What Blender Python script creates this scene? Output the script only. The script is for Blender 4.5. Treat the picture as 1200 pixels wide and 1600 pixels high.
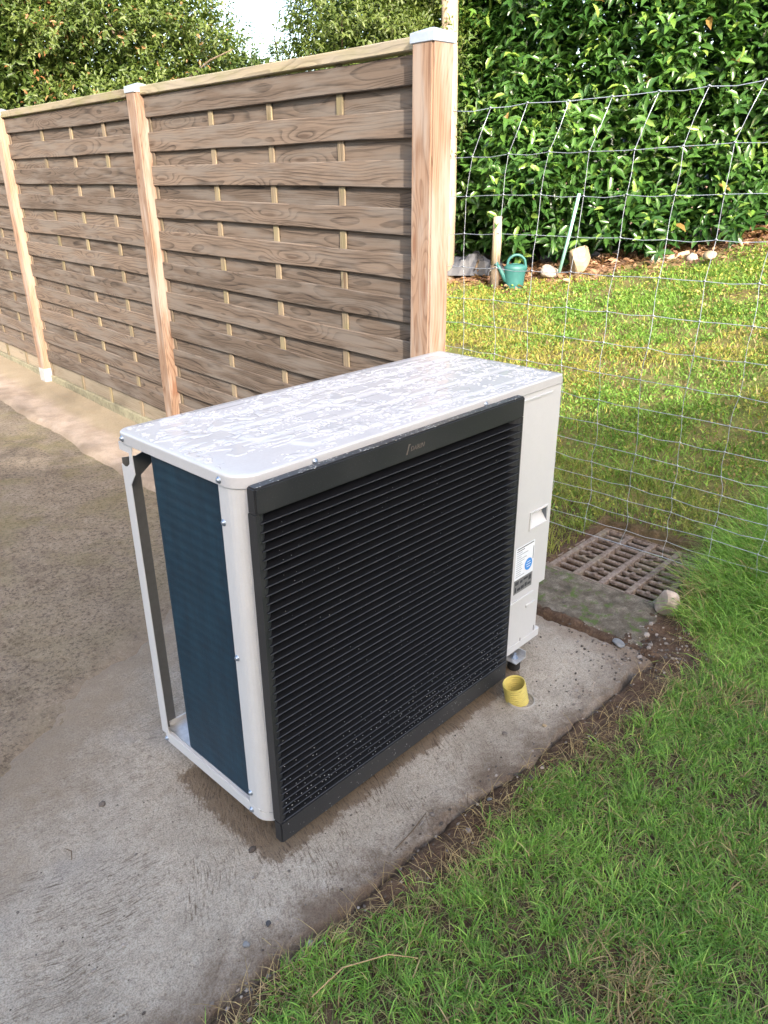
import bpy, bmesh, math, random
import numpy as np
from mathutils import Vector, Matrix

random.seed(7)
RNG = np.random.default_rng(11)
for o in list(bpy.data.objects):
    bpy.data.objects.remove(o, do_unlink=True)
scene = bpy.context.scene
COL = scene.collection

# ------------------------------------------------------------------ camera
cam_d = bpy.data.cameras.new('camera')
cam = bpy.data.objects.new('camera', cam_d)
COL.objects.link(cam)
cam_d.sensor_fit = 'VERTICAL'
cam_d.sensor_height = 36.0
cam_d.lens = 36.0 * 1194.57 / 1600.0
cam_d.clip_start = 0.02
cam_d.clip_end = 400.0
_r = Vector((0.69097, -0.72286, -0.0059))
_u = Vector((0.29546, 0.27495, 0.91494))
_f = Vector((0.65975, 0.63393, -0.40355))
cam.matrix_world = Matrix(((_r.x, _u.x, -_f.x, -0.75392), (_r.y, _u.y, -_f.y, -1.09207), (_r.z, _u.z, -_f.z, 1.41404), (0, 0, 0, 1)))
scene.camera = cam
CAM = np.array([-0.75392, -1.09207, 1.41404])

# ------------------------------------------------------------------ light
SUN_ELEV = math.radians(26)
SUN_TRAVEL = Vector((0.513, 0.858, 0)).normalized()
world = bpy.data.worlds.new('World')
scene.world = world
world.use_nodes = True
wn = world.node_tree
wn.nodes.clear()
sky = wn.nodes.new('ShaderNodeTexSky')
sky.sky_type = 'NISHITA'
sky.sun_disc = False
sky.sun_elevation = SUN_ELEV
sky.sun_rotation = math.atan2(-SUN_TRAVEL.x, -SUN_TRAVEL.y)
sky.air_density = 1.0
sky.dust_density = 4.0
sky.ozone_density = 0.6
bg = wn.nodes.new('ShaderNodeBackground')
bg.inputs['Strength'].default_value = 0.15
wo = wn.nodes.new('ShaderNodeOutputWorld')
wb = wn.nodes.new('ShaderNodeMix')          # even warm white balance of the whole sky
wb.data_type = 'RGBA'; wb.blend_type = 'MULTIPLY'
wb.inputs[0].default_value = 1.0
wb.inputs[7].default_value = (1.04, 1.0, 0.94, 1)
wn.links.new(sky.outputs[0], wb.inputs[6])
wn.links.new(wb.outputs[2], bg.inputs[0])
wn.links.new(bg.outputs[0], wo.inputs[0])
sun_d = bpy.data.lights.new('sun', 'SUN')
sun_d.energy = 2.0
sun_d.angle = math.radians(0.5)
sun_d.color = (1.0, 0.94, 0.86)
sun = bpy.data.objects.new('sun', sun_d)
COL.objects.link(sun)
_v = Vector((SUN_TRAVEL.x * math.cos(SUN_ELEV), SUN_TRAVEL.y * math.cos(SUN_ELEV), -math.sin(SUN_ELEV)))
sun.rotation_euler = _v.to_track_quat('-Z', 'Y').to_euler()
sun.location = (-6, -14, 12)
vs = scene.view_settings
vs.view_transform = 'Standard'
vs.look = 'None'
vs.gamma = 1.0
vs.use_curve_mapping = False
vs.exposure = 2.38
scene.render.engine = 'CYCLES'
scene.render.resolution_x = 768
scene.render.resolution_y = 1024

# ------------------------------------------------------------------ object helpers
def put(o, parent=None):
    COL.objects.link(o)
    if parent is not None:
        o.parent = parent
    return o

def tag(o, label=None, cat=None, group=None, kind=None):
    if label: o['label'] = label
    if cat: o['category'] = cat
    if group: o['group'] = group
    if kind: o['kind'] = kind
    return o

def thing(name, label, cat, loc=(0, 0, 0), rz=0.0, group=None):
    o = bpy.data.objects.new(name, None)
    o.empty_display_size = 0.1
    o.location = loc
    o.rotation_euler = (0, 0, rz)
    put(o)
    return tag(o, label, cat, group)

def bm_obj(name, bm, mat, parent=None, smooth=False):
    me = bpy.data.meshes.new(name)
    bm.to_mesh(me)
    bm.free()
    if smooth:
        for p in me.polygons: p.use_smooth = True
    me.materials.append(mat)
    return put(bpy.data.objects.new(name, me), parent)

def me_obj(name, me, parent=None, loc=(0, 0, 0), rot=(0, 0, 0), scale=(1, 1, 1)):
    o = bpy.data.objects.new(name, me)
    o.location = loc; o.rotation_euler = rot; o.scale = scale
    return put(o, parent)

def np_mesh(name, verts, quads=None, tris=None, mat=None, cols=None, smooth=False):
    """one mesh from numpy arrays"""
    me = bpy.data.meshes.new(name)
    verts = np.asarray(verts, np.float32)
    nq = 0 if quads is None else len(quads)
    nt = 0 if tris is None else len(tris)
    me.vertices.add(len(verts))
    me.vertices.foreach_set('co', verts.ravel())
    idx = []
    if nq: idx.append(np.asarray(quads, np.int32).ravel())
    if nt: idx.append(np.asarray(tris, np.int32).ravel())
    idx = np.concatenate(idx)
    me.loops.add(len(idx))
    me.loops.foreach_set('vertex_index', idx)
    me.polygons.add(nq + nt)
    starts = np.concatenate([np.arange(nq) * 4, nq * 4 + np.arange(nt) * 3]).astype(np.int32)
    me.polygons.foreach_set('loop_start', starts)
    me.polygons.foreach_set('loop_total', np.concatenate([np.full(nq, 4), np.full(nt, 3)]).astype(np.int32))
    me.update(calc_edges=True)
    me.polygons.foreach_set('use_smooth', np.full(nq + nt, bool(smooth)))
    if cols is not None:
        a = me.color_attributes.new('tint', 'FLOAT_COLOR', 'POINT')
        c = np.ones((len(verts), 4), np.float32); c[:, :3] = cols
        a.data.foreach_set('color', c.ravel())
    if mat: me.materials.append(mat)
    me.validate()
    return me

def add_box(bm, lo, hi, rot=None, org=None):
    lo = Vector(lo); hi = Vector(hi)
    c = (lo + hi) / 2; s = hi - lo
    r = bmesh.ops.create_cube(bm, size=1.0)
    for v in r['verts']:
        v.co = Vector((v.co.x * s.x, v.co.y * s.y, v.co.z * s.z)) + c
        if rot is not None:
            o = Vector(org) if org is not None else c
            v.co = rot @ (v.co - o) + o
    return r['verts']

def box(name, lo, hi, mat, parent=None, bevel=0.0, seg=2, smooth=False):
    bm = bmesh.new()
    add_box(bm, lo, hi)
    if bevel > 0:
        bmesh.ops.bevel(bm, geom=bm.edges[:], offset=bevel, segments=seg, affect='EDGES', profile=0.6)
    return bm_obj(name, bm, mat, parent, smooth)

def add_tube(bm, pts, rad, sides=8, cap=True, flat=1.0):
    pts = [Vector(p) for p in pts]
    n = len(pts)
    rads = rad if isinstance(rad, (list, tuple)) else [rad] * n
    rings = []
    prev = None
    for i, p in enumerate(pts):
        t = (pts[min(i + 1, n - 1)] - pts[max(i - 1, 0)]).normalized()
        if prev is None:
            a = Vector((0, 0, 1)) if abs(t.z) < 0.9 else Vector((1, 0, 0))
            x = t.cross(a).normalized()
        else:
            x = (prev - t * prev.dot(t)).normalized()
        prev = x
        y = t.cross(x)
        rings.append([bm.verts.new(p + (x * math.cos(2 * math.pi * k / sides) + y * math.sin(2 * math.pi * k / sides) * flat) * rads[i]) for k in range(sides)])
    for i in range(n - 1):
        for k in range(sides):
            bm.faces.new((rings[i][k], rings[i][(k + 1) % sides], rings[i + 1][(k + 1) % sides], rings[i + 1][k]))
    if cap:
        bm.faces.new(list(reversed(rings[0]))); bm.faces.new(rings[-1])

def tube(name, pts, rad, mat, parent=None, sides=8, cap=True, smooth=True, flat=1.0):
    bm = bmesh.new()
    add_tube(bm, pts, rad, sides, cap, flat)
    bmesh.ops.recalc_face_normals(bm, faces=bm.faces[:])
    return bm_obj(name, bm, mat, parent, smooth)

def add_lathe(bm, prof, seg=24, sx=1.0, sy=1.0, org=(0, 0, 0), close=False):
    rings = []
    for r, z in prof:
        rings.append([bm.verts.new((org[0] + r * sx * math.cos(2 * math.pi * k / seg), org[1] + r * sy * math.sin(2 * math.pi * k / seg), org[2] + z)) for k in range(seg)])
    for i in range(len(rings) - 1):
        for k in range(seg):
            bm.faces.new((rings[i][k], rings[i][(k + 1) % seg], rings[i + 1][(k + 1) % seg], rings[i + 1][k]))
    if close:
        bm.faces.new(list(reversed(rings[0]))); bm.faces.new(rings[-1])

def add_prism(bm, poly, to3, depth):
    """poly 2D outline, to3(a,b,d) -> 3D point, extruded d = 0..depth"""
    a = [bm.verts.new(to3(p[0], p[1], 0.0)) for p in poly]
    b = [bm.verts.new(to3(p[0], p[1], depth)) for p in poly]
    bm.faces.new(a); bm.faces.new(list(reversed(b)))
    n = len(poly)
    for i in range(n):
        bm.faces.new((a[i], b[i], b[(i + 1) % n], a[(i + 1) % n]))
    bmesh.ops.recalc_face_normals(bm, faces=bm.faces[:])

# ------------------------------------------------------------------ numpy noise
_perm = np.random.default_rng(3).random((256, 256)).astype(np.float64)
def vnoise(x, y):
    x = np.asarray(x, float); y = np.asarray(y, float)
    xi = np.floor(x).astype(int); yi = np.floor(y).astype(int)
    fx = x - xi; fy = y - yi
    fx = fx * fx * (3 - 2 * fx); fy = fy * fy * (3 - 2 * fy)
    g = lambda a, b: _perm[a & 255, b & 255]
    return (g(xi, yi) * (1 - fx) + g(xi + 1, yi) * fx) * (1 - fy) + (g(xi, yi + 1) * (1 - fx) + g(xi + 1, yi + 1) * fx) * fy
def fbm(x, y, oct=4, s=1.0):
    v = 0; a = 0.5; t = 0
    x = np.asarray(x, float) * s; y = np.asarray(y, float) * s
    for i in range(oct):
        v = v + a * vnoise(x + 17.3 * i, y + 9.1 * i); t += a
        a *= 0.5; x = x * 2.03; y = y * 2.03
    return v / t
def sstep(a, b, x):
    t = np.clip((np.asarray(x, float) - a) / (b - a), 0, 1)
    return t * t * (3 - 2 * t)

# ------------------------------------------------------------------ materials
class Mat:
    def __init__(self, name):
        self.m = bpy.data.materials.new(name)
        self.m.use_nodes = True
        self.t = self.m.node_tree
        self.t.nodes.clear()
        self.out = self.t.nodes.new('ShaderNodeOutputMaterial')
    def n(self, typ, ins=None, out=0, **props):
        nd = self.t.nodes.new('ShaderNode' + typ)
        for k, v in props.items(): setattr(nd, k, v)
        for k, v in (ins or {}).items(): self.set(nd.inputs[k], v)
        return nd.outputs[out] if out is not None else nd
    def set(self, sock, v):
        if isinstance(v, bpy.types.NodeSocket): self.t.links.new(v, sock)
        else:
            if isinstance(v, (tuple, list)) and len(v) == 3 and sock.type == 'RGBA': v = (*v, 1)
            sock.default_value = v
    def obj(self): return self.n('TexCoord', out=3)
    def rnd(self): return self.n('ObjectInfo', out=5)
    def math(self, op, a, b=0.0, c=None, clamp=False):
        i = {0: a, 1: b}
        if c is not None: i[2] = c
        return self.n('Math', i, operation=op, use_clamp=clamp)
    def vmath(self, op, a, b=(0, 0, 0)): return self.n('VectorMath', {0: a, 1: b}, operation=op)
    def scale(self, v, s): return self.vmath('MULTIPLY', v, s)
    def noise(self, vec, scale, detail=3.0, rough=0.55, dist=0.0, col=False):
        return self.n('TexNoise', {'Vector': vec, 'Scale': scale, 'Detail': detail, 'Roughness': rough, 'Distortion': dist}, out=1 if col else 0)
    def map(self, x, a, b, c=0.0, d=1.0, smooth=True):
        return self.n('MapRange', {0: x, 1: a, 2: b, 3: c, 4: d}, clamp=True, interpolation_type='SMOOTHSTEP' if smooth else 'LINEAR')
    def mix(self, f, a, b, blend='MIX'):
        nd = self.n('Mix', None, out=None, data_type='RGBA', blend_type=blend)
        self.set(nd.inputs[0], f); self.set(nd.inputs[6], a); self.set(nd.inputs[7], b)
        return nd.outputs[2]
    def ramp(self, f, stops):
        nd = self.n('ValToRGB', {0: f}, out=None)
        e = nd.color_ramp.elements
        while len(e) < len(stops): e.new(0.5)
        for k, (p, c) in enumerate(stops):
            e[k].position = p
            e[k].color = (*c, 1) if len(c) == 3 else c
        return nd.outputs[0]
    def xyz(self, v):
        nd = self.n('SeparateXYZ', {0: v}, out=None)
        return nd.outputs[0], nd.outputs[1], nd.outputs[2]
    def comb(self, x, y, z): return self.n('CombineXYZ', {0: x, 1: y, 2: z})
    def bump(self, h, strength=0.3, dist=0.01, normal=None):
        i = {'Height': h, 'Strength': strength, 'Distance': dist}
        if normal is not None: i['Normal'] = normal
        return self.n('Bump', i)
    def surf(self, color, rough=0.6, metal=0.0, normal=None, spec=0.5, coat=0.0, **kw):
        i = {'Base Color': color, 'Roughness': rough, 'Metallic': metal, 'Specular IOR Level': spec, 'Coat Weight': coat}
        if normal is not None: i['Normal'] = normal
        i.update(kw)
        b = self.n('BsdfPrincipled', i)
        self.t.links.new(b, self.out.inputs[0])
        return b

def simple(name, color, rough=0.5, metal=0.0, nscale=40.0, var=0.12, bump=0.0, spec=0.5, coat=0.0):
    m = Mat(name)
    c = m.obj()
    f = m.noise(c, nscale, 4)
    g = m.noise(c, nscale * 0.13, 3)
    f2 = m.math('ADD', m.math('MULTIPLY', f, 0.6), m.math('MULTIPLY', g, 0.4))
    col = m.mix(m.map(f2, 0.3, 0.7), tuple(x * (1 - var) for x in color), tuple(min(1, x * (1 + var)) for x in color))
    nrm = m.bump(f, bump, 0.002) if bump else None
    m.surf(col, m.map(f2, 0.3, 0.7, max(0.02, rough - 0.06), min(1, rough + 0.06)), metal, nrm, spec, coat)
    return m.m

def wood_mat(name, dark, light, ring=55.0, weather=None, wamt=0.0, knot=(0.1, 0.06, 0.035), axis='X', rough=0.75, moss=0.0, contrast=1.0, along=1.0):
    """plain-sawn board: long axis = local X (or Z); each object gets its own cut through the log"""
    m = Mat(name)
    c = m.obj()
    x, y, z = m.xyz(c)
    if axis == 'Z': x, z = z, x
    r = m.rnd()
    r2 = m.math('FRACT', m.math('MULTIPLY', r, 37.7))
    r3 = m.math('FRACT', m.math('MULTIPLY', r, 91.3))
    xo = m.math('ADD', x, m.math('MULTIPLY', r, 40.0))
    zz = m.math('ADD', z, m.math('MULTIPLY', m.math('SUBTRACT', r2, 0.5), 0.07))
    yy = m.math('ADD', y, m.math('ADD', m.math('MULTIPLY', r3, 0.05), 0.015))
    # knots
    kv = m.comb(m.math('MULTIPLY', xo, 1.5 * along), m.math('MULTIPLY', m.math('ADD', z, m.math('MULTIPLY', r, 3)), 9.0), 0.0)
    kn = m.n('TexVoronoi', {'Vector': kv, 'Scale': 1.0, 'Randomness': 1.0}, voronoi_dimensions='2D', feature='F1')
    kf = m.map(kn, 0.0, 0.36, 1.0, 0.0)
    # log radius with slow wander along the length
    wv = m.comb(m.math('MULTIPLY', xo, 1.7 * along), m.math('MULTIPLY', zz, 5.0), m.math('MULTIPLY', yy, 5.0))
    wander = m.math('MULTIPLY', m.math('SUBTRACT', m.noise(wv, 1.0, 2), 0.5), 0.075)
    rad = m.math('SQRT', m.math('ADD', m.math('MULTIPLY', zz, zz), m.math('MULTIPLY', yy, yy)))
    rad = m.math('ADD', rad, m.math('ADD', wander, m.math('MULTIPLY', kf, 0.030)))
    ph = m.math('MULTIPLY', rad, ring * 2.0)
    fr = m.math('FRACT', ph)
    late = m.math('MULTIPLY', m.map(fr, 0.45, 0.93), m.map(fr, 0.93, 1.0, 1.0, 0.0))
    fine = m.noise(m.comb(m.math('MULTIPLY', xo, 5.0), m.math('MULTIPLY', z, 150.0), m.math('MULTIPLY', y, 150.0)), 1.0, 5, 0.7)
    big = m.noise(m.comb(m.math('MULTIPLY', xo, 2.0), m.math('MULTIPLY', z, 14.0), m.math('MULTIPLY', y, 14.0)), 1.0, 3)
    g = m.math('ADD', m.math('MULTIPLY', late, 0.50 * contrast), m.math('MULTIPLY', m.math('SUBTRACT', fine, 0.45), 2.1))
    g = m.math('ADD', g, m.math('MULTIPLY', m.math('SUBTRACT', big, 0.5), 0.8), clamp=True)
    col = m.mix(g, light, dark)
    tone = m.math('ADD', 0.74, m.math('MULTIPLY', r2, 0.52))
    col = m.mix(1.0, col, m.comb(tone, tone, tone), 'MULTIPLY')
    col = m.mix(m.math('MULTIPLY', m.map(kn, 0.03, 0.085, 1.0, 0.0), 0.75), col, knot)
    if weather is not None:
        wn_ = m.noise(m.comb(m.math('MULTIPLY', xo, 3.0), m.math('MULTIPLY', z, 22.0), m.math('MULTIPLY', y, 22.0)), 1.0, 4)
        col = m.mix(m.math('MULTIPLY', m.map(wn_, 0.42, 0.66), wamt), col, weather)
    if moss:
        mn = m.noise(m.comb(xo, m.math('MULTIPLY', z, 3.0), y), 6.0, 5)
        col = m.mix(m.math('MULTIPLY', m.map(mn, 0.42, 0.68), moss), col, (0.16, 0.17, 0.05))
    h = m.math('SUBTRACT', m.math('MULTIPLY', fine, 0.5), m.math('MULTIPLY', late, 0.35))
    m.surf(col, rough, 0.0, m.bump(h, 0.35, 0.003), 0.25)
    return m.m

def leaf_mat(name, rough=0.35, trans=0.25, spec=0.5):
    m = Mat(name)
    a = m.n('Attribute', attribute_name='tint')
    c = m.obj()
    f = m.noise(c, 30.0, 2)
    col = m.mix(1.0, a, m.mix(f, (0.75, 0.75, 0.75), (1.25, 1.25, 1.2)), 'MULTIPLY')
    b = m.n('BsdfPrincipled', {'Base Color': col, 'Roughness': rough, 'Specular IOR Level': spec})
    t = m.n('BsdfTranslucent', {'Color': m.mix(1.0, col, (1.3, 1.5, 0.6), 'MULTIPLY')})
    mx = m.n('MixShader', {0: trans, 1: b, 2: t})
    m.t.links.new(mx, m.out.inputs[0])
    return m.m

W = {}
W['white'] = simple('white_paint', (0.485, 0.495, 0.515), 0.38, nscale=300, var=0.03, bump=0.04, spec=0.5)
W['white2'] = simple('lid_paint', (0.455, 0.46, 0.48), 0.14, nscale=200, var=0.03, spec=0.5)
W['zinc'] = simple('zinc_metal', (0.55, 0.57, 0.60), 0.42, 0.75, 60, 0.2)
W['cap'] = simple('zinc_cap', (0.36, 0.40, 0.46), 0.45, 0.35, 50, 0.12)
W['wire'] = simple('galvanised_wire', (0.46, 0.49, 0.54), 0.42, 0.6, 80, 0.15)
W['screw'] = simple('screw_steel', (0.32, 0.38, 0.48), 0.3, 0.8, 100, 0.2)
W['rubber'] = simple('rubber', (0.014, 0.014, 0.016), 0.6, 0, 100, 0.2)
W['yellow'] = simple('yellow_plastic', (0.50, 0.42, 0.11), 0.5, 0, 60, 0.12)
W['pvc'] = simple('grey_pvc', (0.30, 0.285, 0.265), 0.5, 0, 60, 0.1)
W['dark'] = simple('interior_shade_black', (0.006, 0.006, 0.007), 0.8)  # near-black colour that stands in for shade inside openings
W['teal'] = simple('teal_plastic', (0.026, 0.115, 0.108), 0.5, 0, 20, 0.15)
W['teal_stick'] = simple('teal_stick', (0.24, 0.48, 0.42), 0.5, 0, 20, 0.12)
W['green_plug'] = simple('green_plastic', (0.10, 0.26, 0.17), 0.45)
W['stone_white'] = simple('pale_stone', (0.36, 0.30, 0.26), 0.85, 0, 45, 0.35, 0.8)
W['stone_tan'] = simple('tan_stone', (0.33, 0.255, 0.165), 0.85, 0, 20, 0.25, 0.5)
W['stone_grey'] = simple('grey_stone', (0.16, 0.17, 0.185), 0.8, 0, 60, 0.3, 0.5)
W['stone_dark'] = simple('dark_stone', (0.035, 0.036, 0.042), 0.75, 0, 60, 0.3, 0.4)
W['twig'] = simple('twig_bark', (0.11, 0.075, 0.045), 0.85, 0, 60, 0.3)
W['straw'] = simple('straw', (0.40, 0.28, 0.14), 0.8, 0, 40, 0.3)
W['bark'] = simple('bark', (0.10, 0.075, 0.05), 0.9, 0, 25, 0.35, 0.6)
W['bag'] = simple('dark_sheet_plastic', (0.03, 0.032, 0.04), 0.35, 0, 20, 0.3)
W['label_white'] = simple('label_white', (0.68, 0.72, 0.78), 0.4, 0, 80, 0.03)
W['label_grey'] = simple('label_grey', (0.16, 0.165, 0.17), 0.45, 0, 80, 0.08)
W['ink'] = simple('ink', (0.03, 0.032, 0.04), 0.5)
W['ink_soft'] = simple('ink_soft', (0.30, 0.34, 0.40), 0.5)
W['blue'] = simple('blue_print', (0.03, 0.22, 0.62), 0.4, 0, 50, 0.05)
W['logo'] = simple('logo_bronze', (0.13, 0.115, 0.105), 0.45, 0.2)
W['shoe'] = simple('post_shoe_white', (0.29, 0.285, 0.28), 0.75, 0, 40, 0.15, 0.3)
W['house'] = simple('house_render', (0.70, 0.70, 0.69), 0.9, 0, 30, 0.08, 0.2)
W['roof'] = simple('roof_tiles', (0.20, 0.10, 0.07), 0.85, 0, 20, 0.2)
W['glass'] = simple('window_glass', (0.03, 0.035, 0.04), 0.08)
W['wall_board'] = simple('gravel_board', (0.17, 0.155, 0.10), 0.9, 0, 40, 0.35, 0.5)

W['slat'] = wood_mat('weathered_slat', (0.018, 0.012, 0.009), (0.130, 0.096, 0.072), 60, (0.146, 0.124, 0.106), 0.7, knot=(0.06, 0.038, 0.026), contrast=1.0)
W['board_pale'] = wood_mat('pale_base_board', (0.12, 0.095, 0.062), (0.25, 0.205, 0.15), 40, (0.24, 0.205, 0.155), 0.5, contrast=0.5)
W['batten'] = wood_mat('batten_wood', (0.09, 0.065, 0.042), (0.20, 0.155, 0.105), 60, axis='Z', moss=0.25)
W['stile'] = wood_mat('stile_wood', (0.03, 0.02, 0.014), (0.13, 0.098, 0.072), 60, axis='Z', moss=0.15)
W['caprail'] = wood_mat('cap_rail_wood', (0.11, 0.09, 0.055), (0.25, 0.21, 0.145), 50, (0.24, 0.215, 0.18), 0.5, moss=0.35)
W['post'] = wood_mat('larch_post', (0.115, 0.055, 0.031), (0.265, 0.172, 0.116), 55, (0.275, 0.222, 0.182), 0.9, knot=(0.15, 0.07, 0.04), axis='Z', contrast=1.0)
W['pole'] = wood_mat('old_pole_wood', (0.22, 0.16, 0.10), (0.44, 0.35, 0.25), 30, (0.36, 0.32, 0.28), 0.5, axis='Z')
W['leaf'] = leaf_mat('laurel_leaf', 0.30, 0.22, 0.5)
W['leaf2'] = leaf_mat('shrub_leaf', 0.45, 0.30, 0.4)
W['grass'] = leaf_mat('grass_blade', 0.55, 0.30, 0.3)

def black_plastic():
    m = Mat('black_grille_plastic')
    c = m.obj()
    f = m.noise(c, 420, 2)
    g = m.noise(c, 5, 3)
    col = m.mix(m.map(f, 0.62, 0.75), (0.016, 0.0175, 0.021), (0.06, 0.06, 0.065))
    col = m.mix(m.math('MULTIPLY', m.map(g, 0.4, 0.75), 0.25), col, (0.05, 0.048, 0.045))
    m.surf(col, m.map(g, 0.3, 0.7, 0.34, 0.5), 0, m.bump(f, 0.08, 0.001), 0.5)
    return m.m
W['black'] = black_plastic()
W['flange'] = simple('flange_shade_grey', (0.10, 0.105, 0.11), 0.45, 0, 80, 0.1)  # inner flange of the rear post, its shade painted in as dark grey

def slat_black():
    m = Mat('black_louvre_plastic')
    c = m.obj()
    f = m.noise(c, 500, 2)
    m.surf(m.mix(m.map(f, 0.6, 0.8), (0.0035, 0.0037, 0.0048), (0.016, 0.016, 0.018)), 0.5, 0, None, 0.22)
    return m.m
W['louvre'] = slat_black()
W['lip'] = simple('louvre_lip_highlight', (0.030, 0.031, 0.036), 0.35, 0, 200, 0.4)  # black plastic lightened on the front edges to paint their highlight

def coil_mat():
    m = Mat('blue_coil_fins')
    c = m.obj()
    x, y, z = m.xyz(c)
    fin = m.math('SINE', m.math('MULTIPLY', y, 2 * math.pi / 0.0032))
    row = m.math('SINE', m.math('MULTIPLY', z, 2 * math.pi / 0.025))
    n1 = m.noise(m.scale(c, (1, 3, 1)), 9, 4)
    n2 = m.noise(m.scale(c, (1, 60, 3)), 3, 3)
    f = m.math('ADD', m.math('MULTIPLY', n1, 0.55), m.math('ADD', m.math('MULTIPLY', row, 0.045), m.math('MULTIPLY', n2, 0.35)))
    col = m.ramp(f, [(0.25, (0.005, 0.022, 0.043)), (0.5, (0.0085, 0.038, 0.068)), (0.75, (0.016, 0.060, 0.10))])
    b = m.bump(m.math('ADD', fin, m.math('MULTIPLY', row, 0.5)), 0.5, 0.0012)
    m.surf(col, 0.45, 0.2, b, 0.4)
    return m.m
W['coil'] = coil_mat()

def water_mat():
    m = Mat('water_on_paint')
    c = m.obj()
    m.surf(m.mix(m.noise(c, 30, 2), (0.415, 0.42, 0.435), (0.45, 0.455, 0.47)), 0.04, 0, None, 0.5)
    return m.m
W['water'] = water_mat()

def drop_mat():
    m = Mat('rain_and_sheen_drop')
    b = m.n('BsdfPrincipled', {'Base Color': (0.9, 0.93, 0.95), 'Roughness': 0.02, 'IOR': 1.33, 'Transmission Weight': 0.6})
    m.t.links.new(b, m.out.inputs[0])
    return m.m
W['drop'] = drop_mat()

# ---- ground materials (object coordinates = world metres)
def concrete_mat():
    m = Mat('brushed_concrete')
    c = m.obj()
    x, y, z = m.xyz(c)
    def strokes(ang):
        ca, sa = math.cos(ang), math.sin(ang)
        u = m.math('ADD', m.math('MULTIPLY', x, ca), m.math('MULTIPLY', y, sa))
        v = m.math('ADD', m.math('MULTIPLY', x, -sa), m.math('MULTIPLY', y, ca))
        wob = m.math('MULTIPLY', m.noise(c, 2.5, 2), 0.12)
        return m.noise(m.comb(m.math('MULTIPLY', u, 26), m.math('MULTIPLY', m.math('ADD', v, wob), 210), 0), 1.0, 5, 0.8, 0.5)
    sel = m.map(m.math('ADD', m.math('SUBTRACT', y, m.math('MULTIPLY', x, 1.4)), m.math('MULTIPLY', m.noise(c, 2.2, 2), 0.6)), 0.55, 0.85)
    st = m.math('ADD', m.math('MULTIPLY', strokes(math.radians(62)), m.math('SUBTRACT', 1.0, sel)), m.math('MULTIPLY', strokes(math.radians(-15)), sel))
    gd = m.map(st, 0.37, 0.50, 1.0, 0.0)       # broom marks: dirt settles in them
    grit = m.noise(c, 260, 4, 0.7)
    g2 = m.noise(c, 95, 5, 0.75)
    mid = m.noise(c, 22, 5, 0.65)
    big = m.noise(c, 3.2, 4, 0.6)
    col = m.ramp(m.math('ADD', m.math('MULTIPLY', mid, 0.5), m.math('MULTIPLY', big, 0.5)), [(0.32, (0.285, 0.248, 0.202)), (0.5, (0.425, 0.382, 0.326)), (0.68, (0.51, 0.468, 0.41))])
    col = m.mix(m.math('MULTIPLY', m.map(grit, 0.40, 0.56, 1.0, 0.0), 0.5), col, (0.13, 0.105, 0.085))
    col = m.mix(m.math('MULTIPLY', m.map(m.noise(c, 420, 3, 0.7), 0.56, 0.72), 0.5), col, (0.52, 0.48, 0.44))
    col = m.mix(m.math('MULTIPLY', m.map(g2, 0.36, 0.48, 1.0, 0.0), 0.55), col, (0.14, 0.115, 0.095))
    pit = m.n('TexVoronoi', {'Vector': c, 'Scale': 62.0}, feature='F1')
    col = m.mix(m.math('MULTIPLY', m.map(pit, 0.08, 0.17, 1.0, 0.0), m.map(m.noise(c, 11, 3), 0.5, 0.62)), col, (0.06, 0.048, 0.038))
    # dirt caught in the brush marks, in patches
    patch = m.map(m.noise(c, 5.0, 5, 0.65, 0.5), 0.46, 0.60)
    right = m.map(x, 0.3, 0.75, 1.0, 0.25)
    groove = m.math('MULTIPLY', gd, m.math('MULTIPLY', m.math('ADD', 0.15, m.math('MULTIPLY', patch, 0.78)), right))
    col = m.mix(groove, col, (0.105, 0.078, 0.055))
    # bluish grey cement smear and brown patches towards the old yard
    bl = m.math('MULTIPLY', m.map(m.noise(c, 3.0, 3, 0.6), 0.5, 0.68), m.map(y, 0.1, 0.45))
    col = m.mix(m.math('MULTIPLY', bl, 0.55), col, (0.16, 0.165, 0.18))
    ed = m.math('ADD', m.math('SUBTRACT', y, m.math('MULTIPLY', x, 0.55)), m.math('MULTIPLY', m.math('SUBTRACT', m.noise(c, 5, 6, 0.7), 0.5), 0.75))
    col = m.mix(m.math('MULTIPLY', m.map(ed, 0.50, 0.86), 0.9), col, m.mix(grit, (0.14, 0.11, 0.08), (0.33, 0.275, 0.215)))
    # soil spilled along the lawn edge
    sp = m.math('ADD', m.math('ADD', y, m.math('MULTIPLY', x, 0.06)), m.math('MULTIPLY', m.math('SUBTRACT', m.noise(c, 6, 7, 0.75), 0.5), 0.40))
    spf = m.map(sp, -0.26, -0.11, 1.0, 0.0)
    col = m.mix(m.math('MULTIPLY', spf, 0.85), col, m.mix(grit, (0.075, 0.048, 0.032), (0.15, 0.105, 0.075)))
    sp2 = m.math('ADD', x, m.math('MULTIPLY', m.math('SUBTRACT', m.noise(c, 8, 6, 0.7), 0.5), 0.4))
    col = m.mix(m.math('MULTIPLY', m.map(sp2, 1.14, 1.30), 0.7), col, m.mix(grit, (0.13, 0.095, 0.07), (0.24, 0.19, 0.15)))
    # damp brown drip stain round the cabinet
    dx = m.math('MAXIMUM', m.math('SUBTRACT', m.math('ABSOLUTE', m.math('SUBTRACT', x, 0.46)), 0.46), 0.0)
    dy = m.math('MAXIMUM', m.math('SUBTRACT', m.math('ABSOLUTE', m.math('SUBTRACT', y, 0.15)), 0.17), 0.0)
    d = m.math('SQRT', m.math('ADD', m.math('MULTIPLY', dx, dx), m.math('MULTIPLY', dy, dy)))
    d = m.math('ADD', d, m.math('MULTIPLY', m.math('SUBTRACT', m.noise(c, 15, 7, 0.8), 0.5), 0.11))
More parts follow.
